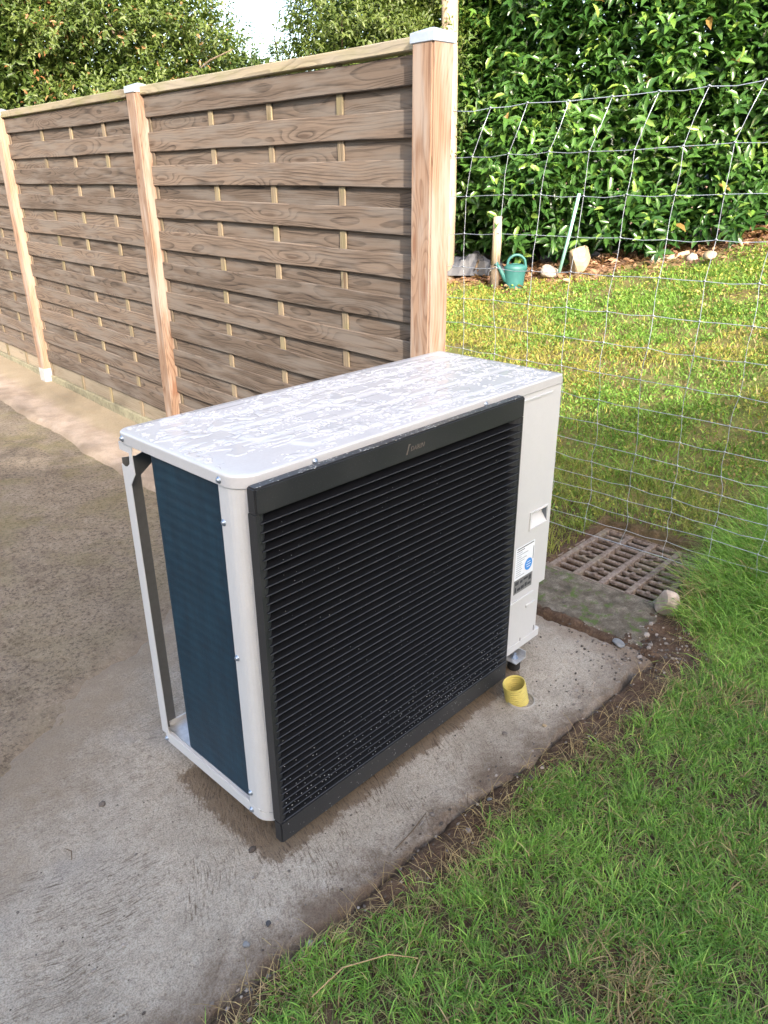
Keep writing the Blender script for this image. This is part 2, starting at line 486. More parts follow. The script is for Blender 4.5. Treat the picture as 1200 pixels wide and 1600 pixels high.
    d = m.math('SUBTRACT', d, m.math('MULTIPLY', gd, 0.012))
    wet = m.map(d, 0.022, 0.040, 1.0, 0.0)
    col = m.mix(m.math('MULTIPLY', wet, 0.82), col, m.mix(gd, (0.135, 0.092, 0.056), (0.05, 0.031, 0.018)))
    # a hairline shrinkage crack
    h = m.math('ADD', m.math('ADD', m.math('MULTIPLY', g2, 0.6), m.math('MULTIPLY', st, 0.9)), m.math('MULTIPLY', grit, 0.5))
    m.surf(col, m.map(wet, 0, 1, 0.9, 0.7), 0, m.bump(h, 0.9, 0.008), 0.25)
    return m.m
W['concrete'] = concrete_mat()

def yard_mat():
    m = Mat('old_sandy_hardstanding')
    c = m.obj()
    x, y, z = m.xyz(c)
    grit = m.noise(c, 190, 5, 0.75)
    mid = m.noise(c, 14, 6, 0.7)
    big = m.noise(c, 2.3, 4, 0.6)
    col = m.ramp(m.math('ADD', m.math('MULTIPLY', mid, 0.55), m.math('MULTIPLY', big, 0.45)), [(0.3, (0.125, 0.098, 0.070)), (0.48, (0.225, 0.183, 0.138)), (0.7, (0.33, 0.28, 0.225))])
    col = m.mix(m.math('MULTIPLY', m.map(grit, 0.35, 0.65, 1.0, 0.0), 0.55), col, (0.075, 0.058, 0.043))
    g3 = m.noise(c, 70, 6, 0.8)
    col = m.mix(m.math('MULTIPLY', m.map(g3, 0.40, 0.50, 1.0, 0.0), 0.8), col, (0.055, 0.043, 0.033))
    col = m.mix(m.math('MULTIPLY', m.map(g3, 0.58, 0.68), 0.5), col, (0.42, 0.36, 0.29))
    edy = m.math('ADD', m.math('SUBTRACT', y, m.math('MULTIPLY', x, 0.55)), m.math('MULTIPLY', m.math('SUBTRACT', m.noise(c, 5, 6, 0.7), 0.5), 0.75))
    blot = m.map(m.noise(m.scale(c, (1.0, 1.0, 1.0)), 21, 6, 0.75, 0.6), 0.55, 0.70)
    zone = m.map(m.noise(c, 1.9, 3), 0.40, 0.62)
    col = m.mix(m.math('MULTIPLY', m.math('MULTIPLY', blot, zone), 0.85), col, (0.04, 0.034, 0.03))
    moss = m.math('MULTIPLY', m.map(m.noise(c, 2.6, 5, 0.65, 0.4), 0.44, 0.62), m.map(y, 0.9, 2.8, 0.35, 1.0))
    col = m.mix(m.math('MULTIPLY', moss, 0.55), col, m.mix(grit, (0.10, 0.085, 0.032), (0.20, 0.175, 0.085)))
    col = m.mix(m.math('MULTIPLY', m.map(edy, 0.70, 1.05, 1.0, 0.0), 0.8), col, m.mix(m.noise(c, 260, 4, 0.7), (0.14, 0.11, 0.08), (0.33, 0.275, 0.215)))
    h = m.math('ADD', m.math('MULTIPLY', grit, 0.7), m.math('MULTIPLY', mid, 0.8))
    m.surf(col, 0.92, 0, m.bump(h, 0.7, 0.008), 0.2)
    return m.m
W['yard'] = yard_mat()

def strip_mat():
    m = Mat('pale_concrete_strip')
    c = m.obj()
    x, y, z = m.xyz(c)
    grit = m.noise(c, 150, 4, 0.7)
    mid = m.noise(c, 8, 5, 0.65)
    col = m.mix(m.map(mid, 0.3, 0.7), (0.25, 0.195, 0.15), (0.37, 0.30, 0.245))
    col = m.mix(m.math('MULTIPLY', m.map(grit, 0.3, 0.6, 1.0, 0.0), 0.35), col, (0.14, 0.105, 0.075))
    # sand and moss collected at the foot of the fence
    e = m.math('SUBTRACT', x, m.math('MULTIPLY', y, 0.068))
    e = m.math('ADD', e, m.math('MULTIPLY', m.math('SUBTRACT', m.noise(c, 9, 5), 0.5), 0.14))
    col = m.mix(m.math('MULTIPLY', m.map(e, 0.93, 1.04), 0.8), col, m.mix(grit, (0.13, 0.105, 0.062), (0.29, 0.235, 0.16)))
    col = m.mix(m.math('MULTIPLY', m.map(e, 0.84, 0.78), 0.6), col, (0.15, 0.115, 0.08))
    m.surf(col, 0.9, 0, m.bump(m.math('ADD', grit, mid), 0.5, 0.005), 0.2)
    return m.m
W['strip'] = strip_mat()

def kerb_mat():
    m = Mat('mossy_drain_concrete')
    c = m.obj()
    grit = m.noise(c, 200, 5, 0.75)
    mid = m.noise(c, 18, 5, 0.7)
    col = m.ramp(mid, [(0.3, (0.06, 0.053, 0.042)), (0.5, (0.145, 0.125, 0.10)), (0.72, (0.28, 0.25, 0.215))])
    col = m.mix(m.math('MULTIPLY', m.map(grit, 0.35, 0.62, 1.0, 0.0), 0.5), col, (0.04, 0.034, 0.026))
    mo = m.map(m.noise(c, 16, 5, 0.7, 0.3), 0.52, 0.64)
    col = m.mix(m.math('MULTIPLY', mo, 0.75), col, m.mix(grit, (0.035, 0.07, 0.012), (0.10, 0.17, 0.03)))
    m.surf(col, 0.9, 0, m.bump(m.math('ADD', grit, mid), 0.7, 0.008), 0.2)
    return m.m
W['kerb'] = kerb_mat()

def soil_mat():
    m = Mat('garden_soil')
    c = m.obj()
    x, y, z = m.xyz(c)
    grit = m.noise(c, 120, 6, 0.75)
    mid = m.noise(c, 20, 6, 0.7)
    big = m.noise(c, 1.6, 4, 0.6)
    near = m.ramp(mid, [(0.28, (0.032, 0.020, 0.013)), (0.5, (0.075, 0.048, 0.033)), (0.72, (0.145, 0.10, 0.072))])
    near = m.mix(m.math('MULTIPLY', m.map(grit, 0.4, 0.7, 0.0, 1.0), 0.45), near, (0.17, 0.125, 0.095))
    far = m.ramp(m.math('ADD', m.math('MULTIPLY', mid, 0.4), m.math('MULTIPLY', big, 0.6)), [(0.3, (0.10, 0.14, 0.03)), (0.45, (0.16, 0.17, 0.05)), (0.60, (0.24, 0.17, 0.085)), (0.78, (0.14, 0.19, 0.045))])
    far = m.mix(m.math('MULTIPLY', m.map(grit, 0.35, 0.6, 1.0, 0.0), 0.5), far, (0.045, 0.034, 0.018))
    col = m.mix(m.map(x, 1.95, 2.4), near, far)
    # leaf litter bank under the hedge
    hd = m.math('ADD', m.math('MULTIPLY', m.math('SUBTRACT', x, 5.7), 0.914), m.math('MULTIPLY', m.math('SUBTRACT', y, 5.6), 0.406))
    hd = m.math('ADD', hd, m.math('MULTIPLY', m.math('SUBTRACT', m.noise(c, 2.5, 4), 0.5), 0.9))
    lit = m.map(hd, -0.75, -0.3)
    col = m.mix(lit, col, m.mix(m.map(m.noise(c, 30, 4, 0.7), 0.4, 0.62), (0.10, 0.055, 0.035), (0.42, 0.25, 0.16)))
    m.surf(col, 0.95, 0, m.bump(m.math('ADD', grit, m.math('MULTIPLY', mid, 1.5)), 0.8, 0.012), 0.15)
    return m.m
W['soil'] = soil_mat()

def rust_mat():
    m = Mat('cast_iron_rust')
    c = m.obj()
    f = m.noise(c, 60, 5, 0.7)
    g = m.noise(c, 9, 3)
    col = m.ramp(f, [(0.3, (0.075, 0.056, 0.047)), (0.5, (0.165, 0.13, 0.112)), (0.7, (0.29, 0.25, 0.22))])
    col = m.mix(m.math('MULTIPLY', m.map(g, 0.5, 0.7), 0.4), col, (0.22, 0.21, 0.15))
    m.surf(col, 0.8, 0.1, m.bump(f, 0.5, 0.004), 0.3)
    return m.m
W['rust'] = rust_mat()

# ------------------------------------------------------------------ terrain
HA = np.array([5.7, 5.6]); HD = np.array([0.406, -0.914]); HN = np.array([0.914, 0.406])   # hedge line, its direction, away-normal
def hedge_depth(x, y): return (x - HA[0]) * HN[0] + (y - HA[1]) * HN[1]
def terrain(x, y):
    """height of the garden beyond the wire fence"""
    x = np.asarray(x, float); y = np.asarray(y, float)
    s = np.clip(0.197 - 0.0343 * y, 0.075, 0.2)
    z = np.clip(x - 1.9, 0, 6.2) * s
    z = z + 0.13 * sstep(-0.9, 0.0, hedge_depth(x, y))
    return z
def yard_z(x, y):
    return 0.012 * np.asarray(y, float)
_LX = [-0.9, -0.4, -0.13, 0.0, 0.26, 0.53, 0.72, 1.2, 1.39, 1.5, 1.6, 2.1, 3.0]
_LE = [-0.26, -0.27, -0.25, -0.29, -0.33, -0.325, -0.35, -0.37, -0.44, -0.32, -0.21, -0.19, -0.2]
LAWN_Y = lambda x: np.interp(x, _LX, _LE) + 0.04 * (fbm(x, x * 0 + 3.7, 3, 7) - 0.5) * 2
PAD_Y = lambda x: -0.235 - 0.055 * x + 0.02 * (fbm(x, x * 0 + 1.2, 3, 6) - 0.5) * 2
def ground_z(x, y):
    x = np.asarray(x, float); y = np.asarray(y, float)
    n = fbm(x, y, 5, 9.0) - 0.5
    z = terrain(x, y) + n * 0.05 * sstep(2.0, 3.0, x)
    clod = (fbm(x + 5, y, 5, 22.0) - 0.48)
    soil = 0.004 + clod * 0.045
    lawn = 0.006 + clod * 0.02
    near = soil + (lawn - soil) * sstep(0.0, 0.08, LAWN_Y(x) - y)
    z = z + near * (1 - sstep(2.0, 2.6, x))
    # sunk below the hard surfaces
    hard = sstep(-0.02, 0.03, np.minimum(y - PAD_Y(x), 1.30 + 0.25 * np.clip(-y, 0, 1) * 0 - x + (fbm(y, y * 0 + 8, 3, 7) - 0.5) * 0.05))
    kerb = sstep(0, 0.03, np.minimum(np.minimum(x - 1.335, 1.64 - x), np.minimum(y + 0.17 + 0.35 * (1.64 - x) * 0, 0.42 - y)))
    z = z - 0.07 * hard - 0.05 * kerb * (1 - hard)
    pit = (x > 1.615) & (x < 2.085) & (y > -0.165) & (y < 0.30)
    z = np.where(pit, -0.32, z)
    # under the fence and yard
    back = sstep(0.0, 0.05, np.minimum(y - 0.6, 1.42 + 0.068 * (y - 0.6) - x))
    z = z - 0.05 * back * (1 - hard)
    return z

def height_grid(xs, ys, zf, keep=None):
    X, Y = np.meshgrid(xs, ys)
    Z = zf(X, Y)
    nx, ny = len(xs), len(ys)
    v = np.stack([X.ravel(), Y.ravel(), Z.ravel()], 1)
    i = np.arange(nx * ny).reshape(ny, nx)
    q = np.stack([i[:-1, :-1], i[:-1, 1:], i[1:, 1:], i[1:, :-1]], -1).reshape(-1, 4)
    if keep is not None:
        k = keep(X, Y)
        kk = (k[:-1, :-1] | k[:-1, 1:] | k[1:, 1:] | k[1:, :-1]).ravel()
        q = q[kk]
        used = np.unique(q)
        re = np.full(nx * ny, -1); re[used] = np.arange(len(used))
        v = v[used]; q = re[q]
    return v, q

xs = np.concatenate([np.linspace(-90, -3, 16)[:-1], np.linspace(-3, -0.8, 30)[:-1], np.arange(-0.8, 2.4, 0.013), np.linspace(2.4, 9.5, 120)[1:], np.linspace(9.5, 120, 20)[1:]])
ys = np.concatenate([np.linspace(-90, -3, 16)[:-1], np.linspace(-3, -1.35, 24)[:-1], np.arange(-1.35, 0.6, 0.013), np.linspace(0.6, 8, 120)[1:], np.linspace(8, 120, 20)[1:]])
v, q = height_grid(xs, ys, ground_z)
tag(put(bpy.data.objects.new('garden_ground', np_mesh('garden_ground', v, q, mat=W['soil'], smooth=True))), kind='structure')

# brushed concrete pad under the unit
def pad_z(x, y):
    e = np.minimum(np.minimum(y - PAD_Y(x) + (fbm(x, y, 4, 14) - 0.5) * 0.05, 1.30 - x + (fbm(x + 3, y, 4, 9) - 0.5) * 0.10), 3.0)
    z = 0.003 * (fbm(x, y, 3, 5) - 0.5) - 0.05 * (1 - sstep(-0.02, 0.012, e))
    bk = y - 0.55 * x - 0.82
    return z + yard_z(x, y) * sstep(0.3, 0.8, y) - 0.012 * sstep(-0.12, 0.24, bk + (fbm(x + 9, y, 5, 5) - 0.5) * 0.42)
def brush(x, y):
    """depth of the broom marks, 0..1"""
    wob = 0.05 * fbm(x, y, 2, 3.0)
    def st(a):
        u = x * math.cos(a) + y * math.sin(a); w_ = -x * math.sin(a) + y * math.cos(a) + wob
        return vnoise(u * 14 + 40, w_ * 125 + 40) * 0.5 + vnoise(u * 30 + 70, w_ * 160 + 80) * 0.5
    sel = sstep(0.30, 0.62, y - 1.4 * x + (fbm(x, y, 2, 2.2) - 0.5) * 0.6)
    return st(math.radians(62)) * (1 - sel) + st(math.radians(-15)) * sel
px_ = np.concatenate([np.linspace(-3.2, -0.75, 30)[:-1], np.arange(-0.75, 1.36, 0.0042)])
py_ = np.concatenate([np.arange(-0.36, 1.0, 0.0042), np.linspace(1.0, 1.9, 40)])
PX_, PY_ = np.meshgrid(px_, py_)
BR = brush(PX_, PY_)
amp_ = 0.35 + 0.65 * sstep(0.42, 0.6, fbm(PX_ + 2, PY_, 3, 4.0))
ZP = pad_z(PX_, PY_) - 0.0016 * amp_ * np.clip(0.55 - BR, 0, 0.5) * 2 + 0.0014 * (fbm(PX_, PY_, 2, 110.0) - 0.5)
v, q = height_grid(px_, py_, lambda x, y: ZP, lambda x, y: (y < 0.55 * x + 1.25))
BRf = np.clip((0.42 - brush(v[:, 0], v[:, 1])) * 6.0, 0, 1)
tag(put(bpy.data.objects.new('concrete_pad', np_mesh('concrete_pad', v, q, mat=W['concrete'], cols=np.repeat(BRf[:, None], 3, axis=1), smooth=True))), kind='structure')

# older sandy hardstanding
def yz(x, y):
    n = (fbm(x, y, 5, 6) - 0.5) * 0.012 + (fbm(x, y, 3, 40) - 0.5) * 0.004
    e = y - 0.55 * x - 0.80 + (fbm(x + 9, y, 5, 5) - 0.5) * 0.42 + (fbm(x + 9, y, 4, 30) - 0.5) * 0.12
    return yard_z(x, y) + n - 0.022 * (1 - sstep(-0.06, 0.2, e))
v, q = height_grid(np.concatenate([np.linspace(-40, -2.5, 20)[:-1], np.arange(-2.5, 1.2, 0.022)]), np.concatenate([np.arange(-0.6, 6.0, 0.022), np.linspace(6, 60, 25)]), yz, lambda x, y: (y > 0.55 * x + 0.40))
tag(put(bpy.data.objects.new('yard', np_mesh('yard', v, q, mat=W['yard'], smooth=True))), kind='structure')

# paler concrete strip along the fence
def stz(x, y):
    u = x - 0.068 * y
    e = u - 0.78 + (fbm(y, y * 0 + 2, 4, 2.5) - 0.5) * 0.07
    return yard_z(x, y) + 0.022 - 0.05 * (1 - sstep(-0.03, 0.035, e)) + (fbm(x, y, 4, 8) - 0.5) * 0.008 + 0.01 * sstep(0.98, 1.08, u)
v, q = height_grid(np.arange(0.6, 2.1, 0.02), np.concatenate([np.arange(0.75, 7, 0.03), np.linspace(7, 40, 30)]), stz, lambda x, y: (x - 0.068 * y > 0.70) & (x - 0.068 * y < 1.30))
tag(put(bpy.data.objects.new('path', np_mesh('path', v, q, mat=W['strip'], smooth=True))), kind='structure')

# mossy concrete round the drain
def kz(x, y):
    e = np.minimum(np.minimum(x - 1.325 + (fbm(y, x, 4, 11) - 0.5) * 0.05, y + 0.20 + (fbm(x, y, 4, 8) - 0.5) * 0.2), 0.48 - y)
    return 0.006 + (fbm(x, y, 4, 30) - 0.5) * 0.008 - 0.06 * (1 - sstep(-0.02, 0.015, e))
v, q = height_grid(np.arange(1.26, 1.622, 0.012), np.arange(-0.34, 0.52, 0.012), kz)
tag(put(bpy.data.objects.new('drain_surround', np_mesh('drain_surround', v, q, mat=W['kerb'], smooth=True))), kind='structure')

# ------------------------------------------------------------------ wooden fence
FP = np.array([1.2326, 0.6045]); FD = np.array([0.0679, 0.9977])
FANG = math.atan2(FD[1], FD[0])        # local +X runs along the fence away from the camera; local +Y faces the yard (-x side)
BAY = 1.89
def fpos(s): return (FP[0] + FD[0] * s, FP[1] + FD[1] * s)

def board_mesh(name, L, H, T, mat, wav=0.003, seed=0, bevel=0.003):
    """a board, long axis X from 0..L, height Z centred, thickness Y centred, slightly waney edges"""
    r = random.Random(seed)
    n = 13
    a1, a2, p1, p2 = r.uniform(.3, 1) * wav, r.uniform(.3, 1) * wav, r.uniform(0, 6), r.uniform(0, 6)
    bow = r.uniform(-1, 1) * 0.002
    bm = bmesh.new()
    rings = []
    for i in range(n):
        x = L * i / (n - 1)
        zt = H / 2 + a1 * math.sin(x * 3.1 + p1) + 0.4 * a2 * math.sin(x * 9 + p2)
        zb = -H / 2 + a2 * math.sin(x * 2.7 + p2) + 0.4 * a1 * math.sin(x * 8 + p1)
        y = bow * math.sin(x * 3)
        b = bevel
        pts = [(y - T / 2, zb + b), (y - T / 2 + b, zb), (y + T / 2 - b, zb), (y + T / 2, zb + b), (y + T / 2, zt - b), (y + T / 2 - b, zt), (y - T / 2 + b, zt), (y - T / 2, zt - b)]
        rings.append([bm.verts.new((x, p[0], p[1])) for p in pts])
    for i in range(n - 1):
        for k in range(8):
            bm.faces.new((rings[i][k], rings[i][(k + 1) % 8], rings[i + 1][(k + 1) % 8], rings[i + 1][k]))
    bm.faces.new(rings[0]); bm.faces.new(list(reversed(rings[-1])))
    bmesh.ops.recalc_face_normals(bm, faces=bm.faces[:])
    me = bpy.data.meshes.new(name)
    bm.to_mesh(me); bm.free()
    me.materials.append(mat)
    return me

PL = BAY - 0.094
FSLAT = [board_mesh('slat', PL, 0.084, 0.008, W['slat'], 0.0035, 10 + k) for k in range(6)]
BSLAT = [board_mesh('slat', PL, 0.092, 0.008, W['slat'], 0.003, 30 + k) for k in range(4)]

def fence_panel(s0, label, zoff=0.0):
    x, y = fpos(s0 + 0.047)
    t = thing('wooden_fence', label, 'fence panel', (x, y, zoff), FANG, 'larch fence panels between the posts')
    r = random.Random(int(s0 * 100))
    z = 1.747
    k = 0
    while z > 0.25:
        me_obj('slat', FSLAT[(k * 5 + int(s0 * 7)) % 6], t, (0, 0.000 + r.uniform(-.0008, .0008), z - 0.042), (0, 0, r.uniform(-.001, .001)))
        if z > 0.36: me_obj('slat', BSLAT[(k * 3 + int(s0 * 5)) % 4], t, (0, -0.0178 + r.uniform(-.0006, .0006), z - 0.114))
        z -= 0.144
        k += 1
    for px in (0.012, 0.40, 0.82, 1.245, PL - 0.012):
        w = 0.017 if 0.1 < px < 1.7 else 0.012
        box('batten', (px - w, -0.0128, 0.10), (px + w, -0.0052, 1.752), W['batten'] if w > 0.015 else W['stile'], t, 0.002, 1)
    me_obj('cap_rail', board_mesh('cap_rail', PL, 0.036, 0.055, W['caprail'], 0.001, int(s0 * 10)), t, (0, -0.008, 1.771))
    box('gravel_board', (0, -0.022, 0.125), (PL, -0.0135, 0.245), W['board_pale'], t, 0.003, 1)
    box('sole_plate', (0, -0.030, -0.02), (PL, 0.004, 0.1245), W['wall_board'], t, 0.004, 1)
    return t

fence_panel(0.0, 'lapped larch fence panel right behind the heat pump, nearest to the camera')
fence_panel(BAY, 'lapped larch fence panel in the middle, down to the pale gravel board')
fence_panel(2 * BAY, 'lapped larch fence panel cut off by the left edge of the photo')

def fence_post(s, z0, label, shoe=False):
    x, y = fpos(s)
    t = thing('fence_post', label, 'fence post', (x, y, 0), FANG, 'square larch posts of the fence')
    zb = z0 + (0.12 if shoe else 0.0)
    bm = bmesh.new()
    vs_ = add_box(bm, (-0.045, -0.045, zb), (0.045, 0.045, 1.775))
    bmesh.ops.bevel(bm, geom=[e for e in bm.edges if abs(e.verts[0].co.z - e.verts[1].co.z) > 0.5], offset=0.006, segments=2, affect='EDGES')
    bm_obj('shaft', bm, W['post'], t)
    bm = bmesh.new()
    add_box(bm, (-0.0485, -0.0485, 1.765), (0.0485, 0.0485, 1.792))
    add_box(bm, (-0.0485, -0.0485, 1.792), (0.0485, 0.0485, 1.806))
    top = [v for v in bm.verts if v.co.z > 1.80]
    for v in top:
        v.co.x *= 0.16; v.co.y *= 0.16
    bmesh.ops.bevel(bm, geom=[e for e in bm.edges if e.calc_length() > 0.05], offset=0.0015, segments=1, affect='EDGES')
    bm_obj('post_cap', bm, W['cap'], t)
    if shoe:
        box('post_shoe', (-0.048, -0.048, z0 - 0.03), (0.048, 0.048, zb + 0.004), W['shoe'], t, 0.003, 1)
    return t
fence_post(0.0, -0.05, 'pale larch fence post with zinc cap at the near end of the fence')
fence_post(BAY, -0.02, 'weathered larch fence post between the two full panels, its foot behind the heat pump')
fence_post(2 * BAY, 0.05, 'orange-brown larch fence post at far left standing in a white shoe', True)
fence_post(3 * BAY, 0.05, 'larch fence post beyond the left edge of the photo', True)

# ------------------------------------------------------------------ heat pump
BZ, TZ, D, UW = 0.06, 0.9075, 0.4423, 1.10
hp = thing('heat_pump', 'white heat pump outdoor unit with black louvred front, rain drops on its lid', 'heat pump')

def rounded_rect(x0, x1, y0, y1, r, seg=6):
    """r = radii for corners (x0,y0),(x1,y0),(x1,y1),(x0,y1)"""
    pts = []
    for (cx, cy, rr, a0) in ((x0 + r[0], y0 + r[0], r[0], 180), (x1 - r[1], y0 + r[1], r[1], 270), (x1 - r[2], y1 - r[2], r[2], 0), (x0 + r[3], y1 - r[3], r[3], 90)):
        for k in range(seg + 1):
            a = math.radians(a0 + 90 * k / seg)
            pts.append((cx + rr * math.cos(a), cy + rr * math.sin(a)))
    return pts

# lid: skirt + embossed top
LRAD = (0.05, 0.012, 0.012, 0.03)
outline = rounded_rect(-0.004, UW + 0.004, -0.004, D + 0.004, LRAD, 8)
bm = bmesh.new()
c0 = Vector((UW / 2, D / 2, 0))
def ring_at(inset, z):
    out = []
    for (x, y) in outline:
        p = Vector((x, y, 0)) - c0
        sx = (UW / 2 + 0.004 - inset) / (UW / 2 + 0.004); sy = (D / 2 + 0.004 - inset) / (D / 2 + 0.004)
        out.append(bm.verts.new((c0.x + p.x * sx, c0.y + p.y * sy, z)))
    return out
rs = [ring_at(0.003, TZ - 0.026), ring_at(0.0002, TZ - 0.026), ring_at(0.0, TZ - 0.0255), ring_at(0.0, TZ - 0.0250), ring_at(0.0, TZ - 0.0050), ring_at(0.0, TZ - 0.0042), ring_at(0.0004, TZ - 0.0024), ring_at(0.0014, TZ - 0.0010), ring_at(0.0028, TZ - 0.0003), ring_at(0.0040, TZ - 0.0001), ring_at(0.010, TZ)]
for a, b in zip(rs[:-1], rs[1:]):
    n = len(a)
    for k in range(n): bm.faces.new((a[k], a[(k + 1) % n], b[(k + 1) % n], b[k]))
bmesh.ops.recalc_face_normals(bm, faces=bm.faces[:])
lid = bm_obj('lid', bm, W['white2'], hp, True)
# embossed top sheet as a height field (long pressed pads)
def emboss(x, y):
    z = np.zeros_like(x)
    for (ya, yb, xa, xb) in ((0.045, 0.125, 0.20, 1.03), (0.145, 0.225, 0.14, 1.05), (0.245, 0.325, 0.14, 1.05), (0.345, 0.405, 0.20, 1.03)):
        dx = np.minimum(x - xa - 0.5 * np.abs(y - (ya + yb) / 2), xb - x); dy = np.minimum(y - ya, yb - y)
        z = np.maximum(z, 0.0032 * sstep(-0.006, 0.008, np.minimum(dx, dy)))
    return z
def sd_lid(x, y):
    qx = np.abs(x - UW / 2) - (UW / 2 + 0.004); qy = np.abs(y - D / 2) - (D / 2 + 0.004)
    sq = np.maximum(qx, qy)
    cx, cy = 0.046, 0.046
    cr = np.hypot(np.clip(cx - x, 0, 1), np.clip(cy - y, 0, 1)) - 0.05
    cr2 = np.hypot(np.clip(0.026 - x, 0, 1), np.clip(y - (D - 0.026), 0, 1)) - 0.03
    sq = np.where((x < cx) & (y < cy), np.maximum(sq, cr), sq)
    return np.where((x < 0.026) & (y > D - 0.026), np.maximum(sq, cr2), sq)
def top_z(x, y): return TZ - 0.0007 + emboss(x, y) + 0.0006 * (fbm(x, y, 2, 5) - 0.5)
v, q = height_grid(np.linspace(0.0, UW, 276), np.linspace(0.0, D, 112), lambda x, y: top_z(x, y) - 0.004 * sstep(-0.0075, -0.002, sd_lid(x, y)), lambda x, y: sd_lid(x, y) < -0.006)
put(bpy.data.objects.new('top_sheet', np_mesh('top_sheet', v, q, mat=W['white2'], smooth=True)), lid)
# rain water lying on the lid: rounded beads that run together into thin puddles
gx = np.linspace(0.004, UW - 0.004, 800); gy = np.linspace(0.004, D - 0.004, 318)
dxg = gx[1] - gx[0]; dyg = gy[1] - gy[0]
WH = np.full((len(gy), len(gx)), -0.002)
rw = np.random.default_rng(61)
nd_ = 5200
rx = rw.uniform(0.01, UW - 0.01, nd_); ry = rw.uniform(0.01, D - 0.01, nd_)
rr_ = np.clip(np.exp(rw.normal(math.log(0.0030), 0.40, nd_)), 0.0014, 0.009)
big_ = fbm(rx, ry, 2, 14.0)
for k in range(nd_):
    R_ = rr_[k]
    ex = 1.0 + 0.5 * rw.random()
    if big_[k] > 0.60: R_ *= 1.9; ex *= 1.5
    elif big_[k] < 0.36: continue
    i0, i1 = max(0, int((rx[k] - R_ * ex * 1.3) / dxg)), min(len(gx), int((rx[k] + R_ * ex * 1.3) / dxg) + 2)
    j0, j1 = max(0, int((ry[k] - R_ * 1.3) / dyg)), min(len(gy), int((ry[k] + R_ * 1.3) / dyg) + 2)
    XX, YY = np.meshgrid(gx[i0:i1], gy[j0:j1])
    d2 = ((XX - rx[k]) / (R_ * ex)) ** 2 + ((YY - ry[k]) / R_) ** 2
    cap_ = min(0.0030, R_ * 0.42)
    hgt = cap_ * (1 - d2 ** 1.4)
    sub = WH[j0:j1, i0:i1]
    both = (sub > 0) & (hgt > 0)
    WH[j0:j1, i0:i1] = np.where(both, np.minimum(np.sqrt(sub ** 2 + hgt ** 2), 0.0030), np.maximum(sub, hgt))
GXX, GYY = np.meshgrid(gx, gy)
pud = fbm(GXX * 0.45 + 0.02 * (fbm(GXX, GYY, 2, 40) - .5), GYY * 1.35, 3, 20.0) - 0.63
WH = np.maximum(WH, np.clip(pud, -0.05, 0.03) * 0.05)
WH = np.where(sd_lid(GXX, GYY) > -0.011, -0.002, WH)
ZZ = top_z(GXX, GYY) + np.where(WH > 0, WH + 0.0002, -0.0006)
v, q = height_grid(gx, gy, lambda x, y: ZZ, lambda x, y: WH > 0)
tag(put(bpy.data.objects.new('rain_water', np_mesh('rain_water', v, q, mat=W['water'], smooth=True)), lid), kind='stuff', label='rain beads and shallow puddles on the lid')

# screws
bm = bmesh.new()
add_lathe(bm, [(0.0072, 0), (0.0072, 0.001), (0.0045, 0.0012), (0.0044, 0.0042), (0.0035, 0.005), (0.0005, 0.0051)], 12)
SCREW = bpy.data.meshes.new('screw'); bm.to_mesh(SCREW); bm.free(); SCREW.materials.append(W['screw'])
for p in SCREW.polygons: p.use_smooth = True
def screw(pos, facing, parent):
    rot = {'L': (0, -math.pi / 2, 0), 'F': (math.pi / 2, 0, 0)}[facing]
    return me_obj('screw', SCREW, parent, pos, rot)

# base pan with a rolled rim
bp = bmesh.new()
ol = rounded_rect(0.0, UW, 0.0, D, (0.045, 0.01, 0.01, 0.02), 8)
add_prism(bp, ol, lambda a, b, d: Vector((a, b, BZ + d)), 0.024)
inn = None
base = bm_obj('base_pan', bp, W['white'], hp)
box('drain_tray', (0.012, 0.015, BZ + 0.0242), (UW - 0.02, D - 0.012, BZ + 0.027), W['zinc'], base)
box('rear_rim', (0.02, D - 0.006, BZ + 0.0275), (UW - 0.02, D - 0.001, BZ + 0.042), W['white'], base)
for sx in (0.0005,):
    box('side_rim', (sx, 0.03, BZ + 0.0242), (sx + 0.003, D - 0.02, BZ + 0.030), W['white'], base)

# corner column: left flange, rounded corner, start of the front
CZ0, CZ1 = BZ + 0.026, TZ - 0.0268
prof = [(0.0, 0.068), (0.0, 0.046)] + [(0.046 - 0.046 * math.cos(math.radians(a)), 0.046 - 0.046 * math.sin(math.radians(a))) for a in range(10, 91, 10)] + [(0.075, 0.0)]
inner = [(x + 0.002, y + 0.002) for x, y in reversed(prof)]
bm = bmesh.new()
add_prism(bm, prof + inner, lambda a, b, d: Vector((a, b, CZ0 + d)), CZ1 - CZ0)
column = bm_obj('corner_column', bm, W['white'], hp)
for z in (0.802, 0.49, 0.123): screw((-0.0004, 0.0605, z), 'L', column)
# front plate behind the grille: frame round a fan opening, its shade a near-black block
bm = bmesh.new()
for lo, hi in (((0.0752, 0.0005, CZ0), (0.10, 0.012, CZ1)), ((0.80, 0.0005, CZ0), (0.87, 0.012, CZ1)), ((0.1, 0.0005, CZ1 - 0.05), (0.80, 0.012, CZ1)), ((0.1, 0.0005, CZ0), (0.80, 0.012, CZ0 + 0.05))):
    add_box(bm, lo, hi)
front = bm_obj('front_plate', bm, W['white'], hp)
box('plate_rib', (0.052, -0.012, 0.10), (0.066, 0.0004, 0.855), W['white'], front, 0.004, 2)
box('fan_chamber', (0.1, 0.02, CZ0 + 0.02), (0.86, 0.30, CZ1 - 0.02), W['dark'], hp)  # solid block coloured near-black for the unlit chamber
